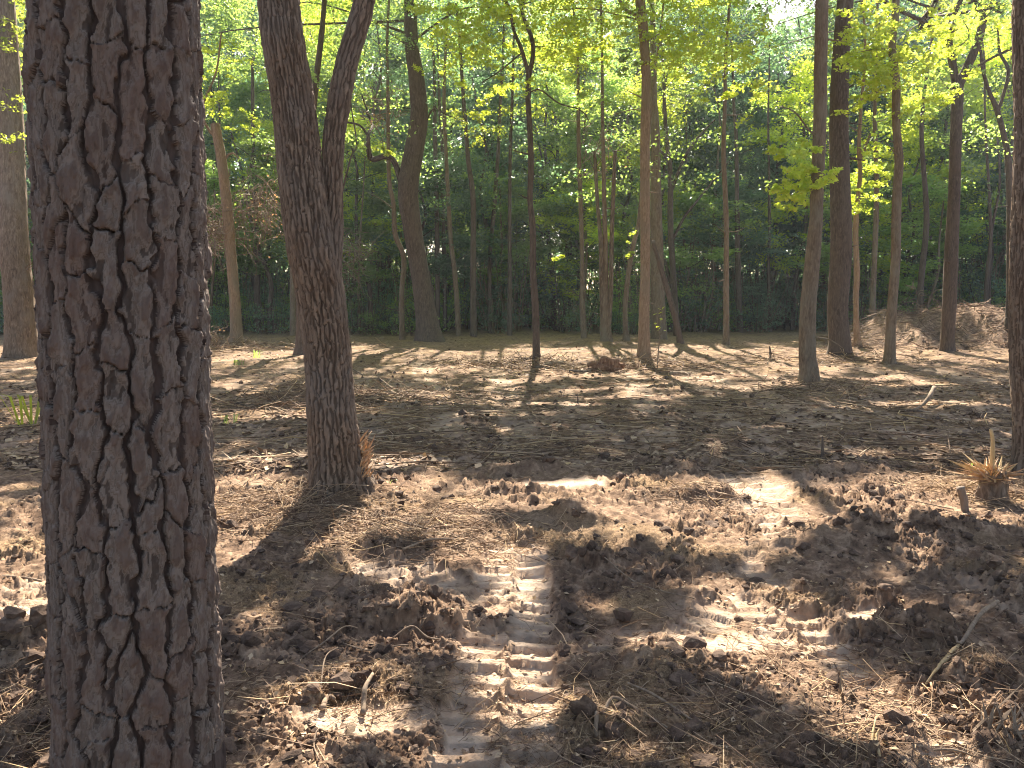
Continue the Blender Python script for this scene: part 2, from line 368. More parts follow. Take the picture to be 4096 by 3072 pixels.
    if full:
        straw = sstep(-.05, .7, fbm(x * 1.1, y * 1.3, 81, 3) + .1 * sstep(6, 12, y)) * (1 - c) * .75
        straw = np.clip(straw - moundy * 4 * (y < 6) - pile * 1.5, 0, 1)
        return z, c, straw
    return z
print('ground')
pys = np.concatenate([300 + 1216 / np.array([120, 90, 70, 58, 50, 45, 41]), np.linspace(300 + 1216 / 38., 332, 30), np.linspace(333, 345, 18), np.linspace(345.8, 800, 440), np.linspace(806, 1000, 34), np.linspace(1020, 1700, 20)])
gy_ = 1216 / (pys - 300); tt = np.concatenate([np.linspace(-1, -.74, 36), np.linspace(-.738, .738, 660), np.linspace(.74, 1, 36)])
gy_ = gy_[::-1]
GX = tt[None, :] * gy_[:, None]; GY = np.repeat(gy_[:, None], len(tt), 1)
GX = GX + 0.0
gz, gc, gs = hmap(GX.ravel(), GY.ravel(), True)
idx = np.arange(GX.size).reshape(GX.shape)
gF = np.stack([idx[:-1, :-1], idx[:-1, 1:], idx[1:, 1:], idx[1:, :-1]], -1).reshape(-1, 4)
gm = make_mesh('forest_floor', np.stack([GX.ravel(), GY.ravel(), gz], 1), gF, M_SOIL, True, {'compact': gc, 'straw': gs})
tag(link('ground', gm), 'churned brown soil of the forest clearing with machine tracks', kind='structure')
xs = np.linspace(-300, 300, 61); X2, Y2 = np.meshgrid(xs, xs)
idx = np.arange(X2.size).reshape(X2.shape)
fm = make_mesh('outer_ground', np.stack([X2.ravel(), Y2.ravel(), np.full(X2.size, -.28) + .05 * fbm(X2.ravel() * .05, Y2.ravel() * .05, 5, 2)], 1),
               np.stack([idx[:-1, :-1], idx[:-1, 1:], idx[1:, 1:], idx[1:, :-1]], -1).reshape(-1, 4), M_CLOD)
tag(link('terrain', fm), 'leaf covered soil spreading away under the woods', kind='structure')
def H1(x, y): return float(hmap(np.array([x]), np.array([y]))[0])

# ------------------------------------------------------------------ bark relief functions
def bark_cells(u, v, su, sv, depth, seed, lw=.15, tw=.03, wv=.35, ju=.38):
    u2 = u + su * wv * noise(u / su * .9, v / sv * 1.6, seed + 1) + su * .12 * noise(u / su * 3, v / sv * 6, seed + 2)
    v2 = v + sv * .3 * noise(u / su * .7, v / sv * .9, seed + 3)
    e, lat, idn, _ = voro(u2 / su, v2 / sv, seed, ju, 1.0, (su, sv)); idn = idn + (1 << 22)
    return e / (su * (lw * lat ** 4 + tw)), idn
def bark_disp(su, sv, depth, seed, fine=.25):
    def f(u, v, R):
        sh = u.shape; t, idn = bark_cells(u.ravel(), v.ravel(), su, sv, depth, seed)
        h = sstep(.5, 2.2, t) * (.7 + .45 * rnd(idn, idn * 0, seed + 9))
        h = h + fine * noise(u.ravel() / su * 4, v.ravel() / sv * 3, seed + 4)
        return (depth * (h - .7)).reshape(sh)
    return f

# ------------------------------------------------------------------ foreground pine with separate bark plates
def pine_big():
    D = 1.95
    root = bpy.data.objects.new('big_pine', None); COL.objects.link(root)
    P = [(wp(250, 0, D), 382), (wp(273, 830, D), 380), (wp(307, 1659, D), 394)]
    A = P[2][0]; B = P[0][0]; ax = (B - A) / (B[2] - A[2])
    Rm = 190 * wscale(265, 830, D) * .87
    z = np.concatenate([np.arange(-.2, .38, .045), np.arange(.38, 2.62, .005), np.arange(2.64, 15, .12)])
    cx = A[0] + ax[0] * (z - A[2]); cy = D + 0 * z
    R = Rm * (1 + .03 * np.interp(z, [.4, 2.4], [1.2, -2.0])) * np.interp(z, [0, 2.6, 15], [1, 1, .6]) + .05 * np.exp(-np.maximum(z, 0) / .12)
    ph0 = math.atan2(-D, -cx[len(cx) // 2]); half = math.radians(103)
    th = np.concatenate([np.linspace(ph0 - half, ph0 + half, 262), np.linspace(ph0 + half, ph0 - half + 2 * np.pi, 30)[1:-1]])
    def relief(TH, Z):
        u = (TH - ph0) * Rm; v = Z
        sh = u.shape; u = u.ravel(); v = v.ravel()
        ue = u + .007 * noise(u * 45, v * 20, 205) + .0012 * noise(u * 150, v * 60, 206)
        ve = v + .009 * noise(u * 45, v * 22, 207)
        t, idn = bark_cells(ue, ve, .066, .165, 1, 200, .10, .012, .2, .28)
        t2, id2 = bark_cells(u, v, .030, .075, 1, 260, .02, .02, .4, .9); fis = 1 - sstep(.35, 1.3, t2); r3 = rnd(id2, id2 * 0, 261)
        r1 = rnd(idn, idn * 0, 210); r2 = rnd(idn, idn * 0, 211)
        edge = sstep(.7, 1.25, t); dome = np.clip(t / 5, 0, 1)
        # terraces: papery layers
        n = fbm(u * 30 + r1 * 40, v * 12 + r2 * 30, 215, 4) * 1.3 + dome * .4
        lay = np.floor(n * 2.4); fr = n * 2.4 - lay; lay = lay + sstep(.0, .10, fr)
        h = edge * (.007 + .008 * r1) + edge * np.clip(lay, -3, 4) * .0030
        h = h - edge * fis * .0028 + edge * (r3 - .5) * .0035
        h = h + edge * .0010 * noise(u * 190, v * 70, 218) + .0022 * fbm(u * 75, v * 14, 219, 3) * edge * (.3 + np.clip(.5 - fr, 0, 1)) - (1 - edge) * .006 + (1 - edge) * .004 * fbm(u * 70, v * 25, 217, 2)
        return h.reshape(sh), t.reshape(sh), idn.reshape(sh), (edge * np.clip((lay - fr * .5) * .22 + .35 + (r3 - .5) * .35, 0, 1)).reshape(sh)
    TH, Z = np.meshgrid(th, z)
    h, _, _, LAY = relief(TH, Z); LAY = LAY.ravel()
    r = R[:, None] + h - .013
    V = np.stack([cx[:, None] + r * np.cos(TH), cy[:, None] + r * np.sin(TH), Z], -1)
    nu = len(th); nv = len(z); idx = np.arange(nu * nv).reshape(nv, nu)
    a, b = idx[:-1], idx[1:]
    F = np.stack([a, np.roll(a, -1, 1), np.roll(b, -1, 1), b], -1)
    # plate id per face in the finely built front
    THc = TH[:-1, :262][:, :-1] + (th[1] - th[0]) / 2; Zc = (Z[:-1, :261] + Z[1:, :261]) / 2
    _, t, idn, _ = relief(THc, Zc)
    pid = np.full(F.shape[:2], -1, np.int64)
    m = (t > .9) & (Zc > .36) & (Zc < 2.62)
    pid[:, :261][m] = idn[m]
    pid = pid.ravel(); F = F.reshape(-1, 4); V = V.reshape(-1, 3)
    def sub(sel):
        f = F[sel]; uq, inv = np.unique(f.ravel(), return_inverse=True)
        return V[uq], inv.reshape(-1, 4), {'layer': LAY[uq]}
    v, f, a_ = sub(pid < 0)
    link('trunk', make_mesh('pine_trunk', v, f, M_PINE, True, a_), root)
    order = np.argsort(pid, kind='stable'); sp = pid[order]
    ids, starts = np.unique(sp, return_index=True); starts = list(starts) + [len(sp)]
    n = 0; extra = []
    for k, i in enumerate(ids):
        if i < 0: continue
        sel = order[starts[k]:starts[k + 1]]
        if len(sel) < 120 or n >= 296: extra.append(sel); continue
        v, f, a_ = sub(sel); link('bark_plate', make_mesh('bark_plate', v, f, M_PLATE, True, a_), root); n += 1
    if extra:
        v, f, a_ = sub(np.concatenate(extra)); o = link('bark_fragment', make_mesh('bark_fragment', v, f, M_PLATE, True, a_), root); o['kind'] = 'stuff'
    print('plates', n)
    tag(root, 'massive foreground pine trunk covered in thick flaky bark plates', 'tree')
    return root, (cx[-1], D)
print('pine')
PINE, _ = pine_big()

# ------------------------------------------------------------------ leaves
def leaf_quads(P, size, g, flat=.55, droop=.2):
    n = len(P)
    a = nrm(np.stack([g.normal(size=n), g.normal(size=n), g.normal(size=n) * (1 - flat) - droop], 1))
    up = nrm(np.stack([g.normal(size=n) * (1 - flat), g.normal(size=n) * (1 - flat), np.ones(n)], 1))
    b = nrm(np.cross(a, up)); c = np.cross(b, a)
    s = size[:, None]
    V = np.stack([P - a * s * .5, P + b * s * .32 + c * s * .07, P + a * s * .5, P - b * s * .32 + c * s * .07], 1).reshape(-1, 3)
    F = np.arange(4 * n).reshape(n, 4)
    return V, F
def spray_points(g, c, r, n, thick=.35):
    """leaves of one leafy spray: a loose flattened disc"""
    q = g.normal(size=(n, 3)); q = nrm(q) * (g.random(n) ** .45)[:, None]
    tilt = g.normal(size=2) * .3
    q[:, 2] *= thick; q[:, 2] += q[:, 0] * tilt[0] + q[:, 1] * tilt[1]
    return c + q * r
def crown_variant(name, seed, h0, h1, rad, ncl, per, lsize, mt, rc=(.5, 1.1)):
    g = np.random.default_rng(seed); P = []
    nb = 15; B_ = []
    for i in range(nb):
        t = (i + g.random()) / nb; t = t ** .85; z = h0 + (h1 - h0) * t
        prof = math.sin(math.pi * min(.97, .22 + .75 * t)) ** .7; a = g.random() * 6.283
        B_.append((a, z, rad * prof * g.uniform(.6, 1.15), g.uniform(-.1, .45)))
    for i in range(ncl):
        a, z, R_, up = B_[g.integers(nb)]; q = g.random() ** .6 * R_
        c = np.array([math.cos(a) * q, math.sin(a) * q, z + up * q]) + g.normal(size=3) * np.array([.38, .38, .2])
        P.append(spray_points(g, c, g.uniform(*rc) * .8, int(per * g.uniform(.5, 1.5)), .35))
    P = np.concatenate(P); V, F = leaf_quads(P, lsize * g.uniform(.6, 1.4, len(P)), g, .35)
    return make_mesh(name, V, F, mt, False)
def trunk_variant(name, seed, h, r, lean, limbs, mt):
    g = np.random.default_rng(seed); A = Acc()
    k = 8; zz = np.linspace(-.3, h, k); px = np.cumsum(g.normal(size=k)) * .17 * h / 10 + lean * zz; py = np.cumsum(g.normal(size=k)) * .17 * h / 10
    px -= px[0]; py -= py[0]
    P = np.stack([px, py, zz], 1); R = r * np.linspace(1, .35, k); R[0] *= 1.2
    A.add(*tube(P, R, 10, 40, disp=lambda u, v, R: R * .10 * noise(u * 20, v * 2.5, seed)))
    for i in range(limbs):
        t = g.uniform(.25, .95); j = t * (k - 1); p0 = np.array([np.interp(j, range(k), P[:, q]) for q in range(3)])
        a = g.random() * 6.283; L = g.uniform(1.2, 3.2) * (1.2 - t * .6); up = g.uniform(.2, .9)
        d = np.array([math.cos(a), math.sin(a), up]); q1 = p0 + d * L * .5 + g.normal(size=3) * .15; q2 = p0 + d * L + g.normal(size=3) * .3
        A.add(*tube([p0, q1, q2], np.array([.30, .2, .06]) * r * (1.1 - t * .5), 6, 8))
    return A.mesh(name, mt)

# ------------------------------------------------------------------ where the sun reaches the ground
# lit pools in view coordinates (x, y, half width, half height, strength); overhead leaves are culled here to let the sun through
LIT = [(1350, 1130, 900, 105, 1), (520, 1130, 160, 130, 1), (2050, 1090, 260, 60, 1), (1113, 1262, 90, 48, 1), (905, 1262, 80, 26, .9), (40, 1330, 130, 190, 1), (40, 1600, 90, 120, .9),
       (840, 1405, 190, 26, .75), (620, 1580, 150, 80, .9), (770, 1530, 110, 60, .85), (1110, 1510, 95, 60, .8), (1960, 1320, 150, 28, .9), (1820, 1480, 120, 36, 1), (1600, 1335, 120, 45, .6),
       (2040, 1590, 220, 75, 1), (1350, 1640, 220, 26, 1), (1000, 1640, 140, 34, .8), (1480, 1370, 60, 24, .9), (1560, 1230, 120, 50, .8), (1400, 830, 330, 42, 1), (1950, 880, 300, 8, .7), (1600, 800, 250, 22, 1), (1000, 805, 130, 14, .9),
       (760, 860, 330, 13, .8), (560, 835, 140, 16, .9), (620, 768, 190, 18, 1), (1250, 905, 300, 8, .8), (1480, 945, 240, 11, .8), (1980, 975, 260, 13, .85), (620, 900, 200, 16, .8), (560, 985, 130, 10, .7), (950, 935, 160, 12, .8), (1120, 880, 200, 7, .8),
       (1900, 830, 220, 12, .8), (1990, 720, 110, 40, 1), (1600, 745, 200, 9, .9), (1000, 755, 240, 7, .7), (1250, 752, 110, 6, .8), (30, 800, 60, 26, .7), (40, 900, 60, 30, .6), (850, 1000, 90, 14, .8), (2100, 790, 120, 8, .6), (1280, 1600, 60, 20, .5), (1700, 900, 200, 8, .6)]
DARK = [(1330, 1178, 170, 34), (1150, 1125, 90, 18), (1560, 1225, 120, 22), (2000, 1225, 320, 62), (1250, 1250, 100, 40), (860, 1180, 70, 20), (1180, 1035, 170, 12)]
LIT += [(1680, 1340, 110, 40, .9), (1080, 1400, 120, 30, .75), (1400, 1420, 60, 30, .9), (1650, 1400, 100, 30, .9), (2150, 1470, 60, 40, .8), (1500, 1560, 90, 26, .7), (900, 1600, 80, 30, .7), (560, 1360, 60, 20, .8), (1250, 1400, 50, 18, .7), (1750, 1590, 80, 26, .7), (1690, 1250, 120, 40, .9)]
def lit_at(gx, gy):
    px, py = project(gx, gy, 0 * gx)
    nx = fbm(gx * 1.1, gy * 1.1, 91, 3); L = np.zeros_like(gx)
    for (x, y, a, b, s) in LIT:
        gr = 1.22 if y > 1180 else 1.0
        r = np.sqrt(((px - x) / a) ** 2 + ((py - y) / b) ** 2) / gr + .3 * nx
        L = np.maximum(L, s * (1 - sstep(.8, 1.15, r)))
    L = L * np.where(gy > 8, sstep(-.28, .12, fbm(gx * .4, gy * 1.2, 93, 3)), 1)
    for (x, y, a, b) in DARK:
        r = np.sqrt(((px - x) / a) ** 2 + ((py - y) / b) ** 2) + .25 * nx
        L = L * sstep(.8, 1.15, r)
    return L

# ------------------------------------------------------------------ the trees one can tell apart
U = 'u'
TREES = []
def T(name, label, pts, bark, base=None, d=None, top=13, limbs=(), sprays=(), crown=0, nu=48, group=None, cat='tree', rootn=3, bs=(.03, .11, .010), dead_top=False):
    TREES.append(dict(name=name, label=label, pts=pts, bark=bark, base=base, d=d, top=top, limbs=limbs, sprays=sprays, crown=crown, nu=nu, group=group, cat=cat, rootn=rootn, bs=bs, dead_top=dead_top))
T('oak_tree', 'stout oak with furrowed bark forking into two stems beside the foreground pine',
  [(740, 1090, 122), (728, 1000, 112), (719, 900, 101), (706, 760, 98), (691, 640, 101), (675, 540, 100), (660, 440, 98), (643, 330, 93), (630, 200, 88), (614, 90, 88), (602, 0, 86)], M_OAK, d=6.05, top=13, nu=170, bs=(.032, .16, .020), rootn=3,
  limbs=[[(704, 640, 60), (712, 520, 52), (714, 420, 44), (713, 330, 44), (722, 230, 48), (738, 130, 46), (757, 55, 46), (775, -20, 46), (800, -180, 40), (815, -500, 30)]], crown=5)
T('oak_tree', 'old furrowed trunk at the far left, half hidden behind the pine', [(50, 790, 68), (45, 650, 58), (30, 500, 55), (20, 250, 46), (10, 0, 38)], M_OAK, d=20.5, bs=(.05, .25, .02), crown=5, sprays=[(30, 60, 90, 500, 0), (20, 230, 80, 420, 0), (60, 330, 40, 100, 0), (5, 140, 60, 250, 0)])
T('broken_tree', 'leaning sunlit trunk with a snapped top, right of the big pine', [(512, 745, 27), (508, 650, 23), (498, 550, 22), (490, 450, 22), (480, 350, 21), (465, 268, 20)], M_TAN, d=27, top=None, dead_top=True, bs=(.06, .3, .008),
  limbs=[[(480, 350, 6), (500, 330, 5), (520, 345, 2)], [(470, 300, 7), (452, 280, 6), (447, 240, 5), (470, 160, 4), (500, 90, 3)]], sprays=[(470, 205, 55, 300, 0), (460, 120, 60, 300, 0), (520, 250, 40, 120, 0), (490, 400, 60, 60, 1)])
T('crooked_tree', 'thick vine-clad trunk whose bent arm rises like an elbow', [(930, 748, 64), (920, 680, 46), (908, 600, 40), (892, 500, 40), (882, 410, 44), (893, 330, 42), (905, 250, 38), (900, 170, 34), (890, 100, 30), (885, 0, 26)], M_DARK, d=28, bs=(.08, .35, .012), crown=5,
  limbs=[[(876, 420, 16), (863, 380, 14), (850, 347, 12), (831, 339, 12), (798, 339, 12), (800, 300, 8), (796, 262, 6), (784, 240, 4), (770, 190, 3)], [(799, 300, 6), (778, 272, 5), (736, 258, 4), (690, 240, 2)],
         [(905, 300, 6), (935, 236, 4), (960, 246, 3), (1010, 265, 2)], [(738, 420, 4), (760, 345, 4), (770, 310, 3), (760, 230, 3), (752, 130, 2)]], sprays=[(900, 60, 90, 600, 1), (870, 150, 70, 240, 2), (915, 225, 40, 160, 2), (840, 330, 26, 90, 0), (1040, 255, 60, 330, 0)])
T('slim_tree', 'slim wavy trunk just left of the crooked vine-clad tree', [(869, 747, 13), (868, 632, 11), (872, 557, 11), (854, 507, 11), (850, 440, 10), (840, 380, 9), (838, 200, 7)], M_GREY, d=29, bs=(.1, .4, .004), nu=16)
T('slim_tree', 'tall forked tree with dark wavy stem standing alone in the centre', [(1159, 792, 17), (1158, 720, 15), (1156, 657, 16), (1151, 582, 14), (1151, 495, 14), (1145, 432, 12), (1147, 360, 13), (1145, 290, 12), (1141, 220, 12), (1142, 165, 13), (1149, 135, 10), (1152, 110, 9), (1148, 80, 9), (1133, 42, 8), (1120, -10, 8)],
  M_DARK, d=19, bs=(.05, .2, .006), crown=5, nu=24, top=13, limbs=[[(1143, 165, 10), (1126, 107, 9), (1111, 65, 8), (1101, 32, 8), (1080, -20, 8), (1050, -120, 6)], [(1146, 199, 3), (1166, 200, 3.5), (1208, 220, 3), (1251, 250, 2.5), (1276, 267, 1.5)], [(1126, 115, 4), (1080, 150, 3), (1040, 175, 2)]],
  sprays=[(1100, 30, 70, 420, 0), (1000, 60, 80, 420, 0), (1200, 110, 90, 420, 0), (1060, 110, 50, 150, 0), (1190, 560, 18, 26, 0), (1240, 200, 50, 90, 1), (1010, 130, 70, 260, 0), (1080, 200, 50, 120, 0), (950, 20, 60, 240, 0)])
T('straight_tree', 'straight tan trunk lit warmly at its foot beside the red rotten log', [(1391, 792, 31), (1391, 740, 26), (1391, 682, 23), (1394, 582, 21), (1394, 432, 21), (1393, 300, 20), (1395, 175, 19), (1391, 75, 21), (1383, 0, 21)], M_TAN, d=19, bs=(.035, .3, .006), nu=40, crown=5, top=13,
  limbs=[[(1390, 60, 9), (1373, 37, 8), (1351, 15, 7), (1333, -8, 7), (1290, -60, 5)], [(1390, 45, 4), (1346, 30, 3.5), (1276, 22, 3), (1200, 25, 2)], [(1395, 92, 3), (1412, 78, 3), (1450, 60, 2)], [(1392, 235, 3), (1360, 238, 2), (1316, 252, 1.5)]],
  sprays=[(1230, 40, 110, 700, 0), (1290, 100, 60, 250, 0), (1440, 95, 60, 330, 0), (1520, 60, 90, 600, 0), (1600, 140, 80, 330, 0), (1480, 20, 80, 330, 0), (1580, 20, 60, 200, 0), (1330, 60, 70, 330, 0), (1480, 150, 60, 200, 0), (1560, 230, 40, 90, 0), (1350, 150, 40, 90, 1)])
T('pale_trunk', 'broad pale trunk wrapped in vines behind the tan straight tree', [(1424, 735, 36), (1421, 680, 33), (1420, 600, 30), (1419, 520, 27), (1417, 430, 24), (1415, 300, 20)], M_GREY, d=31, bs=(.09, .4, .012), nu=28, crown=0)
T('slim_tree', 'narrow trunk standing between the vine-clad tree and its darker neighbour', [(991, 726, 12), (984, 607, 11), (974, 520, 10), (968, 420, 9), (960, 250, 8)], M_GREY, d=33, nu=16, bs=(.1, .4, .004))
T('slim_tree', 'dark straight trunk a short way right of the vine-clad tree', [(1023, 728, 15), (1022, 582, 13), (1022, 432, 12), (1012, 350, 10), (1004, 250, 9)], M_DARK, d=32.5, nu=18, bs=(.1, .4, .006))
T('slim_tree', 'trunk tilting right at its top, deep in shade left of the central forked tree', [(1058, 720, 10), (1058, 560, 9), (1067, 457, 9), (1076, 330, 8), (1082, 200, 7)], M_DARK, d=36, nu=16, bs=(.1, .4, .004))
T('slim_tree', 'thin dark pole tree directly left of the central forked tree', [(1101, 722, 11), (1101, 580, 9), (1101, 432, 8), (1103, 300, 7), (1108, 180, 6)], M_DARK, d=34, nu=16, bs=(.1, .4, .004))
T('slim_tree', 'shaded brown trunk left of the triple-stemmed tree', [(1262, 735, 14), (1258, 640, 11), (1257, 540, 10), (1254, 432, 10), (1250, 300, 9)], M_GREY, d=31, nu=16, bs=(.1, .4, .004))
T('triple_tree', 'tree rising in three close stems left of the tan straight tree', [(1309, 748, 25), (1308, 700, 22), (1307, 640, 15), (1308, 560, 12), (1306, 460, 10), (1303, 330, 8)], M_GREY, d=27.5, nu=24, bs=(.08, .4, .008),
  limbs=[[(1303, 700, 12), (1299, 620, 10), (1297, 520, 9), (1293, 440, 8), (1288, 320, 7)], [(1315, 700, 12), (1319, 620, 10), (1321, 520, 9), (1323, 432, 9), (1326, 330, 7)]])
T('slim_tree', 'curving trunk leaning towards the tan straight tree', [(1353, 742, 14), (1350, 680, 11), (1355, 610, 11), (1366, 540, 11), (1378, 490, 9), (1386, 420, 8), (1398, 330, 7)], M_GREY, d=28.5, nu=16, bs=(.1, .4, .004), sprays=[(1358, 540, 26, 60, 0)])
T('leaning_tree', 'dark trunk leaning hard left behind the thin sapling', [(1472, 758, 16), (1466, 720, 13), (1454, 670, 12), (1440, 620, 12), (1426, 575, 10), (1410, 520, 8)], M_DARK, d=25.5, top=None, nu=18, bs=(.08, .3, .006))
T('limbed_tree', 'dark tree spreading crooked limbs behind the leaning trunk', [(1462, 722, 15), (1455, 600, 13), (1449, 500, 13), (1448, 410, 12), (1447, 360, 11), (1440, 300, 9)], M_DARK, d=34, nu=18, bs=(.1, .4, .006),
  limbs=[[(1451, 410, 8), (1476, 345, 7), (1508, 297, 5), (1540, 262, 3)], [(1447, 350, 7), (1430, 330, 6), (1408, 312, 4)], [(1452, 520, 7), (1478, 470, 6), (1500, 440, 5), (1545, 390, 4), (1580, 340, 2)]])
T('slim_tree', 'shaded trunk standing alone midway between the sapling and the right-hand trees', [(1569, 756, 14), (1569, 620, 12), (1569, 500, 11), (1567, 432, 11), (1563, 330, 10), (1566, 230, 8)], M_GREY, d=25.5, nu=20, bs=(.08, .3, .005))
T('slim_tree', 'blackish trunk in the wood right of the lone shaded trunk', [(1598, 715, 13), (1594, 562, 12), (1592, 450, 10), (1590, 300, 8)], M_DARK, d=37, nu=16, bs=(.1, .4, .005))
T('slim_tree', 'thin dark stem deep in the wood left of the smooth grey-brown trunk', [(1664, 712, 8), (1660, 600, 7), (1662, 480, 6), (1660, 300, 5)], M_DARK, d=38, nu=12, bs=(.1, .4, .004))
T('tall_tree', 'tall grey-brown trunk with flared foot leaning slightly right', [(1745, 845, 44), (1746, 800, 38), (1744, 765, 35), (1747, 666, 33), (1755, 562, 31), (1762, 470, 27), (1765, 428, 27), (1772, 268, 27), (1772, 134, 27), (1775, 0, 26)], M_GREY, d=13.9, nu=64, bs=(.03, .16, .006), crown=5, rootn=3, top=13,
  limbs=[[(1772, 300, 4), (1745, 285, 4), (1705, 250, 3), (1690, 225, 2)]], sprays=[(1725, 400, 60, 500, 0), (1700, 330, 40, 120, 0)])
T('dark_tree', 'thickest dark purplish trunk standing behind the tall grey-brown one', [(1811, 775, 47), (1812, 740, 44), (1811, 666, 42), (1817, 562, 44), (1815, 484, 43), (1814, 400, 41), (1814, 268, 39), (1816, 134, 36), (1824, 0, 33)], M_DARK, d=21, nu=64, bs=(.04, .22, .008), crown=5, rootn=3, top=14,
  limbs=[[(1830, 340, 6), (1850, 342, 5), (1872, 345, 3)], [(1832, 190, 5), (1842, 182, 3)]])
T('thin_tree', 'thin pale crooked tree at the left end of the soil pile', [(1852, 742, 14), (1850, 700, 12), (1850, 640, 11), (1851, 588, 12), (1848, 520, 11), (1849, 479, 12), (1853, 430, 10), (1858, 375, 9), (1855, 321, 8), (1860, 240, 7)], M_TAN, d=24.5, nu=20, bs=(.06, .3, .004),
  limbs=[[(1856, 350, 6), (1868, 318, 5), (1878, 290, 4)]], sprays=[(1855, 430, 45, 330, 0), (1880, 380, 50, 300, 0), (1900, 330, 50, 240, 0)])
T('slim_tree', 'slim grey tree rising behind the crest of the soil pile', [(1884, 690, 14), (1886, 640, 12), (1889, 562, 11), (1892, 458, 11), (1893, 350, 10), (1890, 250, 8)], M_GREY, d=31, nu=16, bs=(.1, .4, .004))
T('wavy_tree', 'wavy mid-grey trunk in front of the soil pile', [(1921, 800, 26), (1924, 740, 21), (1926, 666, 20), (1934, 562, 19), (1937, 470, 19), (1939, 400, 18), (1941, 348, 18), (1936, 268, 16), (1937, 187, 17), (1931, 145, 17), (1926, 95, 15), (1934, 40, 16), (1936, 0, 15)], M_GREY, d=17.8, nu=40, bs=(.035, .2, .006), crown=5, top=13,
  sprays=[(1900, 120, 80, 600, 0), (1880, 200, 60, 330, 0), (1860, 40, 70, 330, 0), (2000, 110, 90, 500, 0), (1990, 230, 60, 160, 0), (1870, 130, 60, 260, 0)])
T('forked_tree', 'widely forked tree growing at the foot of the soil pile', [(2046, 772, 30), (2047, 720, 27), (2050, 640, 28), (2056, 536, 27), (2062, 432, 24), (2064, 300, 23), (2067, 214, 24), (2072, 185, 20), (2090, 145, 18), (2110, 94, 17), (2123, 48, 15), (2140, -5, 15)], M_DARK, d=22.5, nu=36, bs=(.05, .25, .007), crown=5, top=13,
  limbs=[[(2068, 205, 16), (2060, 150, 16), (2053, 85, 15), (2052, 60, 13), (2035, 27, 11), (2022, -10, 10), (2000, -100, 8)], [(2053, 75, 10), (2056, 45, 10), (2066, -8, 9), (2070, -90, 7)], [(2050, 82, 8), (2037, 73, 9), (1995, 48, 9), (1949, 16, 8), (1905, -8, 8)], [(2030, 20, 6), (1995, 8, 5), (1955, -4, 4)], [(2092, 152, 6), (2123, 137, 6), (2155, 119, 6), (2200, 98, 7), (2240, 80, 4)], [(2060, 110, 3), (2090, 80, 2), (2080, 40, 2)]],
  sprays=[(2060, 60, 90, 500, 0), (2000, 180, 70, 250, 1), (2140, 40, 70, 330, 1)])
T('forked_tree', 'smaller forked tree between the wide fork and the right edge trunk', [(2181, 728, 22), (2182, 650, 17), (2182, 588, 15), (2182, 484, 13), (2182, 428, 14), (2177, 348, 13), (2169, 294, 11), (2153, 233, 11), (2139, 205, 8), (2123, 155, 7), (2118, 100, 6), (2110, 30, 5)], M_DARK, d=25, nu=24, bs=(.06, .3, .006),
  limbs=[[(2155, 240, 8), (2166, 209, 7), (2174, 155, 7), (2171, 107, 6), (2150, 70, 4), (2140, 50, 3)]])
T('edge_tree', 'reddish furrowed trunk cut off by the right edge of the photo', [(2228, 1045, 74), (2223, 900, 66), (2222, 780, 66), (2219, 600, 62), (2221, 430, 64), (2226, 250, 62), (2229, 0, 64)], M_OAK, d=6.9, nu=90, bs=(.028, .18, .016), crown=4)
T('hidden_tree', 'grey trunk showing only beside the left flank of the oak', [(634, 722, 17), (634, 640, 15), (632, 540, 14), (630, 400, 12)], M_GREY, d=34, nu=16, bs=(.1, .4, .004))
T('hidden_tree', 'short brown trunk foot peeking out at the left of the oak', [(654, 772, 34), (652, 730, 26), (652, 650, 24), (655, 500, 22)], M_DARK, d=22.3, nu=24, bs=(.06, .3, .006))
T('slim_tree', 'dark trunk left of the narrow pole behind the vine-clad tree', [(945, 726, 11), (945, 600, 10), (944, 480, 10), (940, 300, 9)], M_DARK, d=35, nu=12, bs=(.1, .4, .005))
T('slim_tree', 'blackish trunk just beyond the right side of the vine-clad one', [(962, 724, 9), (960, 600, 9), (958, 480, 8), (955, 300, 8)], M_DARK, d=38, nu=12, bs=(.1, .4, .005))
T('slim_tree', 'young stem right of the oak, in front of dark woods', [(777, 722, 8), (775, 640, 6), (776, 560, 5), (780, 480, 4)], M_GREY, d=36, nu=12, bs=(.1, .4, .003), top=8)
T('slim_tree', 'dark trunk behind the right side of the broken leaning tree', [(556, 716, 15), (556, 600, 13), (552, 480, 12), (548, 330, 10)], M_DARK, d=38, nu=14, bs=(.1, .4, .005))
T('slim_tree', 'slender dark trunk in the wood behind the soil pile', [(1985, 690, 14), (1990, 600, 13), (2001, 500, 12), (2000, 430, 11), (1990, 300, 9)], M_DARK, d=34, nu=14, bs=(.1, .4, .005))
T('twin_tree', 'pair of thin dark stems twisting together behind the pile, near the right edge', [(2128, 690, 9), (2132, 600, 8), (2140, 520, 7), (2137, 430, 6), (2130, 300, 5)], M_DARK, d=33, nu=12, bs=(.1, .4, .004),
  limbs=[[(2136, 690, 8), (2140, 590, 7), (2147, 500, 6), (2152, 400, 5), (2160, 280, 4)]])
LEAFM = [M_LSUN, M_LMID, M_LDRK]
print('trees')
SHADE_CANOPY = []
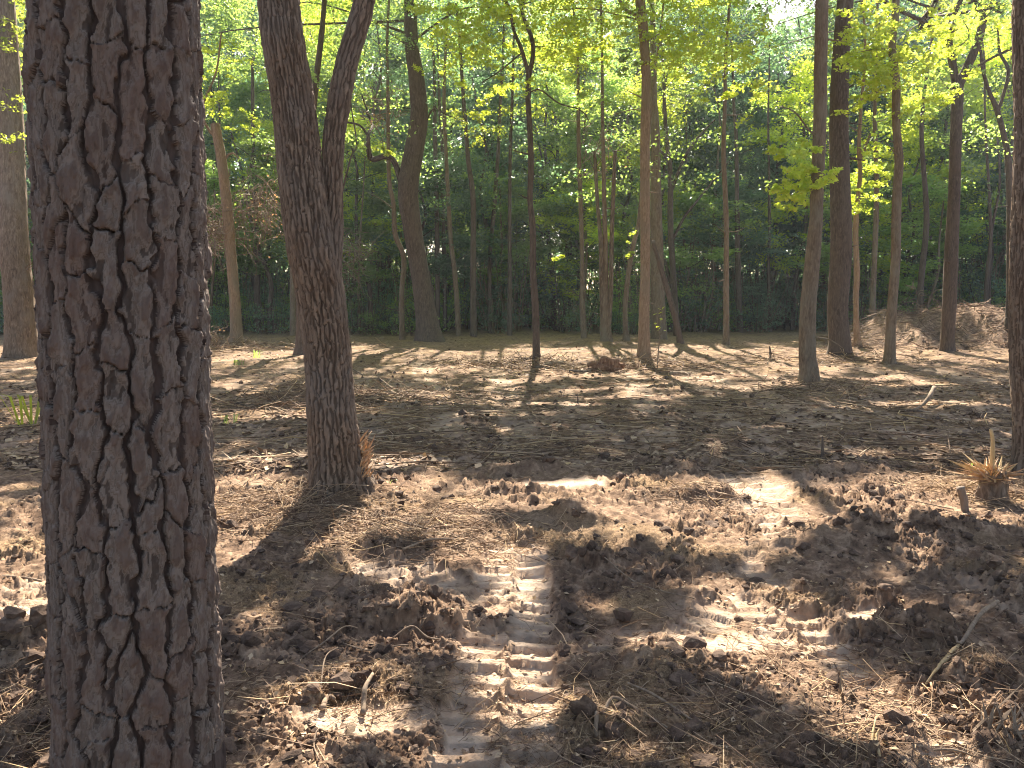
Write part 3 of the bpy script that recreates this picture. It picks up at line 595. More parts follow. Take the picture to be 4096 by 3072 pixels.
for ti, t in enumerate(TREES):
    d = t['d']; g = np.random.default_rng(500 + ti)
    root = bpy.data.objects.new(t['name'], None); COL.objects.link(root)
    P = []; R = []
    for (x, y, w) in t['pts']:
        p = wp(x, y, d); P.append(p); R.append(w * .5 * wscale(x, y, d))
    root.location = (P[0][0], d, 0)
    gz0 = H1(P[0][0], d)
    # foot goes into the soil
    foot = P[0].copy(); foot[2] = min(gz0, foot[2]) - .25
    P.insert(0, foot); R.insert(0, R[0] * 1.02)
    if t['top']:
        dirv = P[-1] - P[-2]; dirv = dirv / dirv[2]; z = P[-1][2]; k = 0
        while z < t['top']:
            z += 1.5; dirv = dirv * .9 + np.array([0, 0, 1]) * .1; dirv[0] += g.normal() * .04; dirv[1] += g.normal() * .05; dirv[2] = 1
            P.append(P[-1] + dirv * 1.5); R.append(R[-1] * .84)
    P = np.array(P); R = np.array(R)
    # slight depth wander so the stem is not flat
    wob = .25 * R.mean() * np.sin(np.arange(len(P)) * 1.7 + ti); wob[:2] = 0; P[:, 1] += wob
    su, sv, dp = t['bs']; L = np.linalg.norm(np.diff(P, axis=0), axis=1).sum()
    near = d < 8
    step = (.012 if near else max(.075, sv * .4))
    A = Acc()
    if near:
        cut = next(i for i in range(len(P)) if P[i][2] > (4.4)) if P[-1][2] > 4.4 else len(P) - 1
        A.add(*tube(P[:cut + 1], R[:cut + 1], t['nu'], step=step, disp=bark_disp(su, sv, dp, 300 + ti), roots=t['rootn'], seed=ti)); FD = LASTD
        if cut < len(P) - 1: A.add(*tube(P[cut:], R[cut:], 20, step=.12))
    else:
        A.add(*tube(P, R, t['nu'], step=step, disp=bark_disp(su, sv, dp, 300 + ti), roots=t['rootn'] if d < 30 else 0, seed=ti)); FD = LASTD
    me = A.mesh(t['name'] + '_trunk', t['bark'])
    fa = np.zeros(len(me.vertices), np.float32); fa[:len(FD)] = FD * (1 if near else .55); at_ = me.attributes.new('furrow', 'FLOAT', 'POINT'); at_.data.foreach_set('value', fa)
    me.transform(__import__('mathutils').Matrix.Translation(-root.location))
    tr = link('trunk', me, root)
    tips = [P[-1]]
    for lb in t['limbs']:
        LP = []; LR = []
        for j, (x, y, w) in enumerate(lb):
            p = wp(x, y, d); p[1] += (.1 * j * g.normal() if d > 8 else .03 * j); LP.append(p); LR.append(w * .5 * wscale(x, y, d))
        big = lb[0][2] * wscale(lb[0][0], lb[0][1], d) > .12
        kw = dict(disp=bark_disp(su, sv, dp * .8, 400 + ti), step=(.018 if near else .1)) if big else dict(step=.15)
        v, f = tube(LP, LR, (110 if near else 16) if big else 6, **kw)
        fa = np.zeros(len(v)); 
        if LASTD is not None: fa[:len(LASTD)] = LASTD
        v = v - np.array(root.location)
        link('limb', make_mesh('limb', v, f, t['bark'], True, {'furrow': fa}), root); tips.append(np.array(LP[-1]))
    if 12 < d < 32 and t['top']:
        A = Acc(); g3 = np.random.default_rng(1500 + ti)
        for q in range(5):
            zz = g3.uniform(.8, 9); i_ = min(max(int(np.searchsorted(P[:, 2], zz)), 1), len(P) - 1); a_ = (zz - P[i_ - 1, 2]) / max(P[i_, 2] - P[i_ - 1, 2], 1e-6)
            c_ = P[i_ - 1] + (P[i_] - P[i_ - 1]) * a_; an = g3.choice([0, math.pi]) + g3.normal() * .5; L_ = g3.uniform(.15, .9) * (1 if q else .2)
            o_ = np.array([math.cos(an), -abs(math.sin(an)), g3.uniform(-.2, .7)]); s0 = c_ + o_ * R[i_] * .5
            A.add(*tube(np.array([s0, s0 + o_ * L_ * .5 + g3.normal(size=3) * .03, s0 + o_ * L_ + g3.normal(size=3) * .08]) - np.array(root.location), [.02, .013, .005], 5, 6))
        link('dead_stub', A.mesh('dead_stub', t['bark']), root)['kind'] = 'stuff'
    # leafy sprays seen in the picture
    for mi in (0, 1, 2):
        V = []; F = []; n = 0
        for (x, y, r, cnt, m_) in t['sprays']:
            if m_ != mi: continue
            rr = r * wscale(x, y, d)
            c0 = wp(x, y, d)
            for q in range(max(2, cnt // 15)):
                o = g.normal(size=3) * rr * .55; c = c0 + o * np.array([1, 1.6, .8])
                V.append(spray_points(g, c, rr * g.uniform(.2, .42), 34, .3))
        if V:
            Pn = np.concatenate(V); v, f = leaf_quads(Pn - np.array(root.location), g.uniform(.065, .135, len(Pn)), g, .4)
            link('foliage', make_mesh('foliage', v, f, LEAFM[mi], False), root)
    if t['crown']: SHADE_CANOPY.append((root, P[:, :], t['crown'], tips, t['bark']))
    elif t['top']:
        # ordinary crown of the wood's edge
        g2 = np.random.default_rng(900 + ti); Q = []
        for q in range(26):
            zz = g2.uniform(.35, 1) * P[-1][2]; cx_ = np.interp(zz, P[:, 2], P[:, 0]); r = g2.uniform(.3, 2.4); a = g2.random() * 6.283
            Q.append(spray_points(g2, np.array([cx_ + r * math.cos(a), d + 1.2 + r * math.sin(a), zz + .5]), g2.uniform(.4, .9), 34, .4))
        Q = np.concatenate(Q); v, f = leaf_quads(Q - np.array(root.location), g2.uniform(.08, .17, len(Q)), g2, .35)
        link('crown', make_mesh('crown', v, f, LEAFM[1 if ti % 3 else 2], False), root)
    tag(root, t['label'], t['cat'], t['group'])

# crowns overhead: mostly unseen leaves, placed and culled to cast the ground's shade pattern
print('canopy')
SHADE_CANOPY.append((PINE, np.array([[-.9, 1.95, 12.], [-.85, 1.95, 15.]]), 5, [np.array([-.9, 1.95, 14.])], M_PINE))
g = np.random.default_rng(77)
NC = 400000
py_ = 300 + g.uniform(.0, 1, NC) ** 1.0 * 520; gy0 = 1216 / np.maximum(py_ - 300, 30) ; gy0 = np.where(g.random(NC) < .6, g.uniform(1.5, 36, NC), gy0)
gx0 = g.uniform(-.82, .82, NC) * gy0 + g.uniform(-1.0, 1.0, NC)
zc = (1.6 + .41 * gy0) / .53 + .3 + 5.0 * g.random(NC); zc = np.where(zc > 15, g.uniform(10, 18, NC), zc)
cx0 = gx0 + SDIR[0] / SDIR[2] * zc; cy0 = gy0 + SDIR[1] / SDIR[2] * zc
pxx, pyy = project(cx0, cy0, zc)
L = lit_at(gx0, gy0)
keep = (L < .28) | (g.random(NC) > L * 1.6)
clump = fbm(cx0 * .55 + zc * .3, cy0 * .55, 95, 3) + .25 * noise(zc * .6, cx0 * .6, 97)
keep &= (clump > -.75) & (noise(gx0 * 2.1, gy0 * 2.1, 98) + .5 * noise(gx0 * 6, gy0 * 6, 99) > np.where(gy0 < 6.5, -.14, -.45))
keep &= (pyy < 30) | ((pyy < 150) & (g.random(NC) < .45))
# tree each leaf belongs to
ax_ = np.array([c[1][-1][0] for c in SHADE_CANOPY]); ay_ = np.array([c[1][-1][1] for c in SHADE_CANOPY])
own = np.argmin((cx0[:, None] - ax_[None]) ** 2 + (cy0[:, None] - ay_[None]) ** 2, 1)
P_ = np.stack([cx0, cy0, zc], 1)
dens_cap = 112000
ki = np.nonzero(keep)[0]; print('canopy candidates', len(ki))
if len(ki) > dens_cap: ki = g.choice(ki, dens_cap, replace=False)
for k, (root, PP, cr, tips, bk) in enumerate(SHADE_CANOPY):
    sel = ki[own[ki] == k]
    if len(sel) < 20: continue
    base = np.array(root.location)
    v, f = leaf_quads(P_[sel] - base, g.uniform(.10, .19, len(sel)) * np.where(pyy[sel] < -40, 1 + gy0[sel] * .055, .62), g, .6)
    link('crown', make_mesh('crown', v, f, M_LSUN if k % 2 else M_LMID, False), root)  # crown leaves added for the shade they cast
    A = Acc()
    top = PP[-1]
    pts = P_[sel]
    for q in range(22):
        c = pts[g.integers(len(pts))]; s0 = PP[-2] + (PP[-1] - PP[-2]) * g.random() - np.array([0, 0, g.uniform(0, 2.5)])
        m_ = (s0 + c) / 2 + np.array([0, 0, .5]) + g.normal(size=3) * .2
        tq = np.linspace(0, 1, 12)[:, None]; line = np.where(tq < .5, s0 + (m_ - s0) * tq * 2, m_ + (c - m_) * (tq * 2 - 1))
        if lit_at(line[:, 0] - SDIR[0] / SDIR[2] * line[:, 2], line[:, 1] - SDIR[1] / SDIR[2] * line[:, 2]).max() > .5: continue
        A.add(*tube(np.array([s0, m_, c]) - base, [.05, .03, .01], 6, 10))
    if A.n: link('branch', A.mesh('branch', bk), root)

# ------------------------------------------------------------------ the dense wood behind
print('wood')
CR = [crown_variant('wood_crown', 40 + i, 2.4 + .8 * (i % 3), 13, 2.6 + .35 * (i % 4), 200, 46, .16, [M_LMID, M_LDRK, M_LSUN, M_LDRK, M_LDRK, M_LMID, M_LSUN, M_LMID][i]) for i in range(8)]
TV = [trunk_variant('wood_trunk', 70 + i, 13, .085 + .025 * (i % 4), .015 * (i - 3), 9, [M_DARK, M_GREY, M_DARK][i % 3]) for i in range(7)]
LAB = ['slender tree with leafy crown among the crowd of the dense wood']
g = np.random.default_rng(5)
wn_ = 0
SEEN = {}; LM = [(50, 'far left furrowed trunk'), (512, 'broken sunlit trunk'), (720, 'forked oak'), (925, 'crooked vine-clad tree'), (1155, 'central forked tree'), (1309, 'triple-stemmed tree'), (1392, 'tan straight tree'), (1569, 'lone shaded trunk'), (1750, 'flared grey-brown trunk'), (1930, 'wavy trunk'), (2060, 'widely forked tree')]
SKYGAP = [(1660, 45, 75, 60), (2120, 190, 40, 40), (2005, 230, 25, 25)]
for row, (Y, n, sc) in enumerate([(37.5, 15, .62), (41, 20, .95), (46, 24, 1.2), (51, 24, 1.45), (57, 26, 1.7), (64, 28, 1.95), (73, 30, 2.25), (84, 30, 2.6)]):
    half = Y * .78
    for i in range(n):
        x = -half + (i + g.uniform(.15, .85)) * 2 * half / n; y = Y + g.uniform(-2.2, 2.2); s = sc * g.uniform(.86, 1.14)
        # leave the places open where the sky shows
        ppx, _ = project(np.array(x), np.array(y), np.array(8.))
        if row > 2 and abs(ppx - 1665) < 70: s *= .78
        r = bpy.data.objects.new('wood_tree', None); COL.objects.link(r); r.location = (x, y, -.1); r.rotation_euler = (0, 0, g.uniform(0, 6.28)); 
        sx = s if s > 1 else 1
        t_ = link('trunk', TV[g.integers(7)], r); t_.scale = (min(1.5, .7 + .4 * s), min(1.5, .7 + .4 * s), s)
        c_ = link('crown', CR[g.integers(8)], r); c_.scale = (min(1.5, sx), min(1.5, sx), s)
        lab = None
        if row == 0 and -20 < float(ppx) < 2232:
            j = min(range(len(LM)), key=lambda q: abs(LM[q][0] - float(ppx))); side = 'left' if ppx < LM[j][0] else 'right'; kk = (j, side); SEEN[kk] = SEEN.get(kk, 0) + 1
            if SEEN[kk] < 4: lab = '%s low tree at the wood edge, just %s of the %s' % (['first', 'second', 'third'][SEEN[kk] - 1], side, LM[j][1])
        tag(r, lab or LAB[0], 'tree', 'trees crowding the dense wood behind the clearing'); wn_ += 1
# low shrubs along the wood's edge
SH = []
for i in range(5):
    g2 = np.random.default_rng(130 + i); P = []
    for q in range(40):
        a = g2.random() * 6.283; r = 1.5 * math.sqrt(g2.random()); P.append(spray_points(g2, np.array([r * math.cos(a), r * math.sin(a), .2 + 2.6 * g2.random() * (1 - r / 2.6)]), g2.uniform(.25, .55), 34, .5))
    P = np.concatenate(P); v, f = leaf_quads(P, g2.uniform(.06, .14, len(P)), g2, .3)
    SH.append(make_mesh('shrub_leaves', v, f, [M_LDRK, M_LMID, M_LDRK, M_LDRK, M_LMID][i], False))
STM = []
for i in range(3):
    g2 = np.random.default_rng(150 + i); A = Acc()
    for q in range(16):
        a = g2.random() * 6.283; p0 = np.array([math.cos(a) * .5, math.sin(a) * .5, -.1]); p2 = p0 * g2.uniform(1, 3.2) + np.array([0, 0, g2.uniform(1.2, 3.6)])
        A.add(*tube([p0, (p0 + p2) / 2 + g2.normal(size=3) * .12, p2], [.022, .016, .006], 5, 7))
    STM.append(A.mesh('shrub_stems', [M_DARK, M_STICK, M_GREY][i]))
for i in range(190):
    Y = [35.5, 38, 41, 45, 50, 56, 62][i % 7] + g.uniform(-.8, .8); x = g.uniform(-.78, .78) * Y
    if 11 < x < 24 and Y < 37: continue
    r = bpy.data.objects.new('shrub', None); COL.objects.link(r); r.location = (x, Y, -.05); s = g.uniform(.7, 1.35) * (.75 if Y < 37 else 1.3 if Y < 43 else 2.1); r.scale = (s, s, s); r.rotation_euler = (0, 0, g.uniform(0, 6.28))
    link('foliage', SH[g.integers(5)], r); link('stem', STM[g.integers(3)], r)
    tag(r, 'leafy dark shrub in the undergrowth at the foot of the dense wood', 'shrub', 'shrubs along the edge of the wood')
# far mass behind everything
g2 = np.random.default_rng(171); P = []
for q in range(2100):
    x = g2.uniform(-82, 82); y = g2.uniform(80, 100); P.append(spray_points(g2, np.array([x, y, g2.uniform(0, 46) * g2.random() ** .4]), g2.uniform(1.5, 3.2), 34, .7))
P = np.concatenate(P); v, f = leaf_quads(P, g2.uniform(.65, 1.35, len(P)), g2, .3)
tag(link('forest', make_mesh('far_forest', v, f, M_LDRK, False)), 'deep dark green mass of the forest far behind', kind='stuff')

# ------------------------------------------------------------------ litter, clods
print('litter')
def fibres(n, dmin, dmax, l0, l1, t0, t1, seed, clumpy=True, lift=.25):
    g = np.random.default_rng(seed)
    p0, p1 = 300 + 1216 / dmax, 300 + 1216 / dmin
    n2 = n * 3
    py = g.uniform(p0, p1, n2); y = 1216 / (py - 300); x = g.uniform(-.80, .80, n2) * y
    w = fbm(x * 1.1, y * 1.3, 81, 3) + .5 * noise(x * 4, y * 4, 83)
    k = np.argsort(-(w + g.normal(size=n2) * .35))[:n]; x = x[k]; y = y[k]
    L = g.uniform(0, 1, n) ** 2.2 * (l1 - l0) + l0; th = g.uniform(t0, t1, n) * (.6 + .4 * L / l1)
    a = g.random(n) * 2 * np.pi; el = np.abs(g.normal(size=n)) * lift; bend = g.normal(size=n) * .3
    dx, dy = np.cos(a), np.sin(a); nx, ny = -dy, dx
    z0 = hmap(x, y)
    pts = []
    for s in (-.5, 0, .5):
        cx = x + dx * L * s + nx * bend * L * (s * s * 4 - .5) * .3; cy = y + dy * L * s + ny * bend * L * (s * s * 4 - .5) * .3
        pts.append(np.stack([cx, cy, z0 + th * .5 + L * (s + .5) * np.sin(el) * .7 + (.004 + .1 * np.abs(el) * L) * (1 - 4 * s * s) * .5 + g.uniform(0, .012, n)], 1))
    # keep the ends out of the ground
    for q in (0, 2): pts[q][:, 2] = np.maximum(pts[q][:, 2], hmap(pts[q][:, 0], pts[q][:, 1]) + th * .3)
    C = np.stack(pts, 1); V = np.empty((n, 3, 3, 3))
    sh = np.array([.75, 1., .55])
    for j in range(3):
        an = j * 2.094
        off = np.stack([nx * math.cos(an), ny * math.cos(an), np.full(n, math.sin(an))], 1)
        V[:, :, j, :] = C + off[:, None, :] * (th[:, None, None] * .5) * sh[None, :, None]
    V = V.reshape(-1, 3); b = (np.arange(n) * 9)[:, None, None]
    q = []
    for r in (0, 1):
        for j in range(3):
            q.append([r * 3 + j, r * 3 + (j + 1) % 3, r * 3 + 3 + (j + 1) % 3, r * 3 + 3 + j])
    F = (b + np.array(q)[None]).reshape(-1, 4)
    return V, F
A = Acc()
A.add(*fibres(16000, 2.2, 7.5, .02, .12, .0012, .0032, 1)); A.add(*fibres(9500, 7, 26, .10, .5, .004, .011, 2, lift=.12)); A.add(*fibres(450, 2.2, 7, .12, .40, .002, .006, 3, lift=.3))
A.add(*fibres(1500, 7, 26, .3, 1.2, .008, .02, 4, lift=.1))
tag(link('straw_litter', A.mesh('straw_litter', M_STRAW)), 'dry straw, needles and torn roots strewn over the soil', kind='stuff')
# heaps of straw at stated places
def heap(cx, cy, r, n, hgt, l0, l1, th, seed):
    g = np.random.default_rng(seed)
    x = cx + g.normal(size=n) * r * .5; y = cy + g.normal(size=n) * r * .4
    rr = ((x - cx) ** 2 + (y - cy) ** 2) / (r * r); z = hmap(x, y) + g.random(n) * hgt * np.exp(-rr * 1.5)
    A = []
    a = g.random(n) * 6.283; el = g.normal(size=n) * .35; L = g.uniform(l0, l1, n)
    D = np.stack([np.cos(a) * np.cos(el), np.sin(a) * np.cos(el), np.sin(el)], 1); Nn = nrm(np.cross(D, [0, 0, 1.])); B = np.cross(D, Nn)
    bd = Nn * (g.normal(size=n) * .12)[:, None] + np.array([0, 0, .04])
    V = np.empty((n, 3, 3, 3)); C0 = np.stack([x, y, z], 1)
    for i, s in enumerate((-.5, 0, .5)):
        C = C0 + D * (L * s)[:, None] + bd * (L * (1 - 4 * s * s))[:, None]; C[:, 2] = np.maximum(C[:, 2], z * 0 + hmap(C[:, 0], C[:, 1]) + .002)
        for j in range(3):
            V[:, i, j] = C + (Nn * math.cos(j * 2.094) + B * math.sin(j * 2.094)) * th * g.uniform(.6, 1)
    b = (np.arange(n) * 9)[:, None, None]; q = [[r_ * 3 + j, r_ * 3 + (j + 1) % 3, r_ * 3 + 3 + (j + 1) % 3, r_ * 3 + 3 + j] for r_ in (0, 1) for j in range(3)]
    return V.reshape(-1, 3), (b + np.array(q)[None]).reshape(-1, 4)
def heap_obj(label, px, py, r, n, h, l0, l1, th, seed, mt=None):
    x, y = gp(px, py); v, f = heap(x, y, r * 1.75, int(n * .6), h * .35, l0, l1, th, seed)
    tag(link('straw_heap', make_mesh('straw_heap', v, f, mt or M_STRAW)), label, 'straw heap', kind='stuff')
heap_obj('tangle of dry straw and roots left of the oak foot', 590, 1105, .55, 1300, .16, .08, .45, .003, 21)
heap_obj('straw and twigs heaped before the oak foot, sloping right', 860, 1150, .5, 900, .10, .08, .4, .003, 22)
heap_obj('loose straw spread in the lower right corner', 2010, 1560, .7, 1500, .05, .05, .3, .002, 23)
heap_obj('brush heap on the ground left of the oak, further back', 640, 880, .9, 500, .35, .3, .9, .006, 24)
heap_obj('low brush heap right of the oak trunk, further back', 800, 870, .9, 420, .25, .3, .9, .006, 25)
heap_obj('dry grass gathered at the foot of the central forked tree', 1130, 793, 1.2, 500, .15, .3, .9, .009, 26)
heap_obj('straw ring around the foot of the tan straight tree', 1400, 795, 1.1, 420, .2, .2, .8, .008, 27)
heap_obj('torn roots piled about the foot of the tall grey-brown trunk', 1770, 850, .9, 420, .15, .2, .7, .006, 28)
heap_obj('litter lying around the foot of the thickest dark trunk', 1820, 780, 1.3, 320, .15, .3, .9, .01, 29)
heap_obj('straw under the splintered stump at the right', 2140, 1060, .45, 800, .12, .08, .4, .003, 30)
heap_obj('tufted roots on the small mound beside the second track', 1500, 1085, .3, 500, .14, .06, .25, .003, 31)
heap_obj('pale straw bundle right of the oak, near a fallen branch', 990, 1140, .35, 500, .06, .08, .35, .003, 32)
heap_obj('bleached grass pile at the foot of the leaning broken trunk', 545, 755, 1.6, 420, .3, .4, 1.2, .012, 33)
heap_obj('straw drift in the lower left corner by the pine', 20, 1600, .4, 700, .06, .05, .25, .002, 34)
# litter on the soil pile
g = np.random.default_rng(88)
Q = []
x = g.uniform(11, 24, 2000); y = g.uniform(23.5, 28, 2000); n = len(x)
z = hmap(x, y); a = g.normal(size=n) * .6 + math.pi * .12; el = g.normal(size=n) * .35; L = g.uniform(.2, 1.1, n) ** 1.3
A = Acc()
D = np.stack([np.cos(a) * np.cos(el), np.sin(a) * np.cos(el) * .4, np.sin(el)], 1); Nn = nrm(np.cross(D, [0, 0, 1.])); B = np.cross(D, Nn); V = np.empty((n, 2, 3, 3))
for i, s in enumerate((-.5, .5)):
    C = np.stack([x, y, z + .03], 1) + D * (L * s)[:, None]; C[:, 2] = np.maximum(C[:, 2], hmap(C[:, 0], C[:, 1]) + .005)
    for j in range(3): V[:, i, j] = C + (Nn * math.cos(j * 2.094) + B * math.sin(j * 2.094)) * g.uniform(.005, .014, n)[:, None]
q = np.array([[j, (j + 1) % 3, 3 + (j + 1) % 3, 3 + j] for j in range(3)])
tag(link('root_debris', make_mesh('root_debris', V.reshape(-1, 3), ((np.arange(n) * 6)[:, None, None] + q[None]).reshape(-1, 4), M_ROOTS)), 'torn roots and sticks sticking out of the bulldozed soil pile', kind='stuff')

def flakes(n, dmin, dmax, s0, s1, seed):
    g = np.random.default_rng(seed); py = g.uniform(300 + 1216 / dmax, 300 + 1216 / dmin, n); y = 1216 / (py - 300); x = g.uniform(-.8, .8, n) * y
    P = np.stack([x, y, hmap(x, y) + .006], 1); return leaf_quads(P, g.uniform(s0, s1, n), g, .75, 0)
A = Acc(); A.add(*flakes(7000, 2.2, 8, .012, .04, 51)); A.add(*flakes(16000, 7, 30, .03, .13, 52))
tag(link('leaf_litter', A.mesh('leaf_litter', M_STRAW, False)), 'small brown bark chips and dead leaves lying over the soil', kind='stuff')
# clods
def ico(sub):
    import bmesh
    bm = bmesh.new(); bmesh.ops.create_icosphere(bm, subdivisions=sub, radius=1)
    V = np.array([v.co[:] for v in bm.verts]); F = np.array([[v.index for v in f.verts] for f in bm.faces]); bm.free(); return V, F
def clods(n, dmin, dmax, s0, s1, sub, seed):
    g = np.random.default_rng(seed); IV, IF = ico(sub); m = len(IV)
    n2 = n * 4; py = g.uniform(300 + 1216 / dmax, 300 + 1216 / dmin, n2); y = 1216 / (py - 300); x = g.uniform(-.80, .80, n2) * y
    mo = np.zeros(n2)
    for (mx, my, rx, rb, rf, h) in MOUNDS: mo = np.maximum(mo, np.exp(-((x - mx) / rx / 1.3) ** 2 - ((y - my) / (rb + rf) * 1.0) ** 2) * h * 8)
    _, c, _ = hmap(x, y, True)
    w = fbm(x * 1.2, y * 1.2, 55, 2) + mo * 1.6 - c * 1.6 + g.normal(size=n2) * .7
    k = np.argsort(-w)[:n]; x = x[k]; y = y[k]
    s = s0 + (s1 - s0) * g.random(n) ** 5
    z = hmap(x, y) + s * .1
    sc = g.uniform(.6, 1.35, (n, 3)) * s[:, None]; sc[:, 2] *= .75
    nd = nrm(IV); rad = np.full((n, m), 1.35)
    for q in range(9):
        pn = nrm(g.normal(size=(n, 3))); hh = g.uniform(.55, 1.0, n); rad = np.minimum(rad, hh[:, None] / np.maximum(pn @ nd.T, .15))
    rad = rad * (1 + g.normal(size=(n, m)) * .10)
    V = IV[None] * rad[..., None] * sc[:, None]
    a = g.random(n) * 6.283; ca, sa = np.cos(a)[:, None], np.sin(a)[:, None]
    V = np.stack([V[..., 0] * ca - V[..., 1] * sa, V[..., 0] * sa + V[..., 1] * ca, V[..., 2]], -1) + np.stack([x, y, z], 1)[:, None]
    return V.reshape(-1, 3), ((np.arange(n) * m)[:, None, None] + IF[None]).reshape(-1, 3)
A = Acc(); A.add(*clods(2500, 2.2, 6.8, .010, .052, 2, 41)); A.add(*clods(13000, 2.2, 9, .004, .020, 1, 42)); A.add(*clods(3500, 7, 24, .010, .06, 1, 43))
tag(link('soil_rubble', A.mesh('soil_rubble', M_CLOD, False)), 'crumbly clods of dark soil scattered between the ruts', kind='stuff')

# ------------------------------------------------------------------ single sticks, logs, stumps
def stick(name, label, pts, mt=M_STICK, cat='stick', nu=8, lift=0.01, extra=None, rough=.12, group=None):
    P = []; R = []
    for p in pts:
        x, y, w = p[:3]; up = p[3] if len(p) > 3 else 0
        gx, gy = gp(x, y); gz = H1(gx, gy); gx, gy = gp(x, y, gz)
        r = w * .5 * wscale(x, y, gy); P.append((gx, gy, H1(gx, gy) + r + lift + up)); R.append(r)
    v, f = tube(P, R, nu, step=.02 if gy < 7 else .08, disp=lambda u, v, R: R * rough * 2 * noise(u * 60, v * 14, len(label)))
    o = link(name, make_mesh(name, v, f, mt)); tag(o, label, cat, group); return o
stick('fallen_branch', 'long pale fallen branch running right from the oak foot', [(824, 1125, 4), (880, 1137, 6), (950, 1155, 6), (1014, 1172, 6)])
stick('fallen_branch', 'second shorter branch lying just below the long pale one', [(871, 1197, 5), (929, 1184, 6), (996, 1172, 5)])
stick('fallen_branch', 'upper round half of the snapped stick lying at the lower right', [(2152, 1335, 10, .06), (2115, 1355, 9, .04), (2076, 1387, 8, .02), (2062, 1400, 6)])
stick('split_stick', 'splintered flat half of the snapped stick at the lower right', [(2070, 1402, 7, .01), (2045, 1432, 9, .01), (2018, 1465, 6, .01), (1993, 1494, 2)], M_YEL, rough=.3)
stick('bent_root', 'thick bent root curving out of the dark soil right of the track', [(1288, 1594, 9), (1290, 1568, 9, .01), (1318, 1541, 8, .03), (1357, 1542, 7, .02), (1441, 1575, 5)], cat='root')
stick('fallen_branch', 'straight thin branch over the dark clods right of the track', [(1356, 1496, 5, .02), (1415, 1521, 6, .02), (1495, 1563, 5)])
stick('twig', 'slanting bare twig on the clod bank left of the track', [(648, 1432, 2), (705, 1407, 4, .03), (745, 1380, 3, .04), (773, 1362, 2.5, .05)], cat='twig')
stick('twig', 'wavy long twig running across the shaded bank to the track', [(731, 1357, 2.5), (797, 1354, 3), (862, 1348, 3), (920, 1352, 3), (985, 1367, 3)], cat='twig')
stick('twig', 'arched pale twig just left of the track edge', [(848, 1386, 3), (890, 1372, 3.5, .02), (927, 1365, 3.5, .03), (985, 1385, 3)], cat='twig')
stick('root_chunk', 'stubby broken root left of two, lying under the clod bank', [(722, 1505, 9, .03), (708, 1520, 11, .015), (697, 1545, 12)], cat='root')
stick('root_chunk', 'stubby broken root with an angled top, right one under the clod bank', [(806, 1496, 7, .05), (790, 1508, 11, .04), (786, 1530, 12, .02), (784, 1553, 12)], cat='root')
stick('twig', 'forked twig poking up from the clod bank', [(688, 1508, 3), (703, 1461, 3.5, .05), (731, 1443, 2.5, .07)], cat='twig')
stick('wood_chip', 'flat square chip of wood near the bottom left bank', [(755, 1592, 22), (757, 1570, 26), (758, 1560, 20)], M_GREY, cat='wood chip', lift=-.03)
stick('twig', 'looping curved twig at the bottom, right of the pine', [(690, 1650, 3.5), (678, 1610, 3.5), (688, 1590, 3.5, .01), (705, 1584, 3), (752, 1592, 2.5)], cat='twig')
stick('twig', 'long twig lying across the rubble right of the track top', [(1300, 1228, 2.5), (1380, 1268, 2.5, .02), (1500, 1295, 2.5, .01)], cat='twig')
stick('fallen_branch', 'pale stick at the far left below mid height', [(-20, 1240, 6), (50, 1252, 6), (96, 1260, 5)])
stick('twig', 'thin twig beside the pine at the lower left', [(60, 1430, 3, .01), (95, 1440, 4, .02), (110, 1445, 3)], cat='twig')
stick('long_root', 'long pale root lying across the sunlit ground at the right', [(1850, 1130, 2.5), (1950, 1128, 4), (2050, 1132, 4), (2130, 1146, 4)], cat='root')
stick('long_root', 'thin pale root arching above the longer root at the right', [(1830, 1112, 2), (1860, 1100, 3, .01), (1940, 1098, 2.5), (2060, 1104, 2.5)], cat='root')
stick('fallen_branch', 'stick lying on the soil behind the oak to its right', [(755, 795, 2), (780, 810, 2.5), (800, 824, 2)])
stick('log', 'short pale log on the sunlit ground right of the tan straight tree', [(1450, 809, 11), (1470, 811, 11), (1490, 813, 10)], M_STICK, cat='log', nu=12, lift=-.02)
stick('log', 'small dark log touching the left end of the red rotten log', [(1230, 803, 8), (1250, 803, 9), (1275, 805, 8)], M_DARK, cat='log', nu=12, lift=-.02)
stick('log', 'flat grey-brown log against the foot of the central forked tree', [(1160, 786, 13), (1185, 786, 16), (1205, 787, 14), (1224, 782, 8)], M_GREY, cat='log', nu=14, lift=-.08, rough=.25)
stick('log', 'crumbling brown log right of the short pale log', [(1518, 808, 10), (1540, 811, 13), (1562, 813, 9)], M_RED, cat='log', nu=12, lift=-.05, rough=.35)
stick('log', 'last crumbling log in the row, nearest the tall grey-brown trunk', [(1575, 812, 6), (1597, 815, 9), (1618, 816, 6)], M_RED, cat='log', nu=12, lift=-.04, rough=.35)
stick('fallen_branch', 'pale forked stick on the ground right of the flared trunk foot', [(1965, 892, 3), (1990, 885, 6, .03), (2005, 878, 9, .1), (2016, 870, 8, .18)])
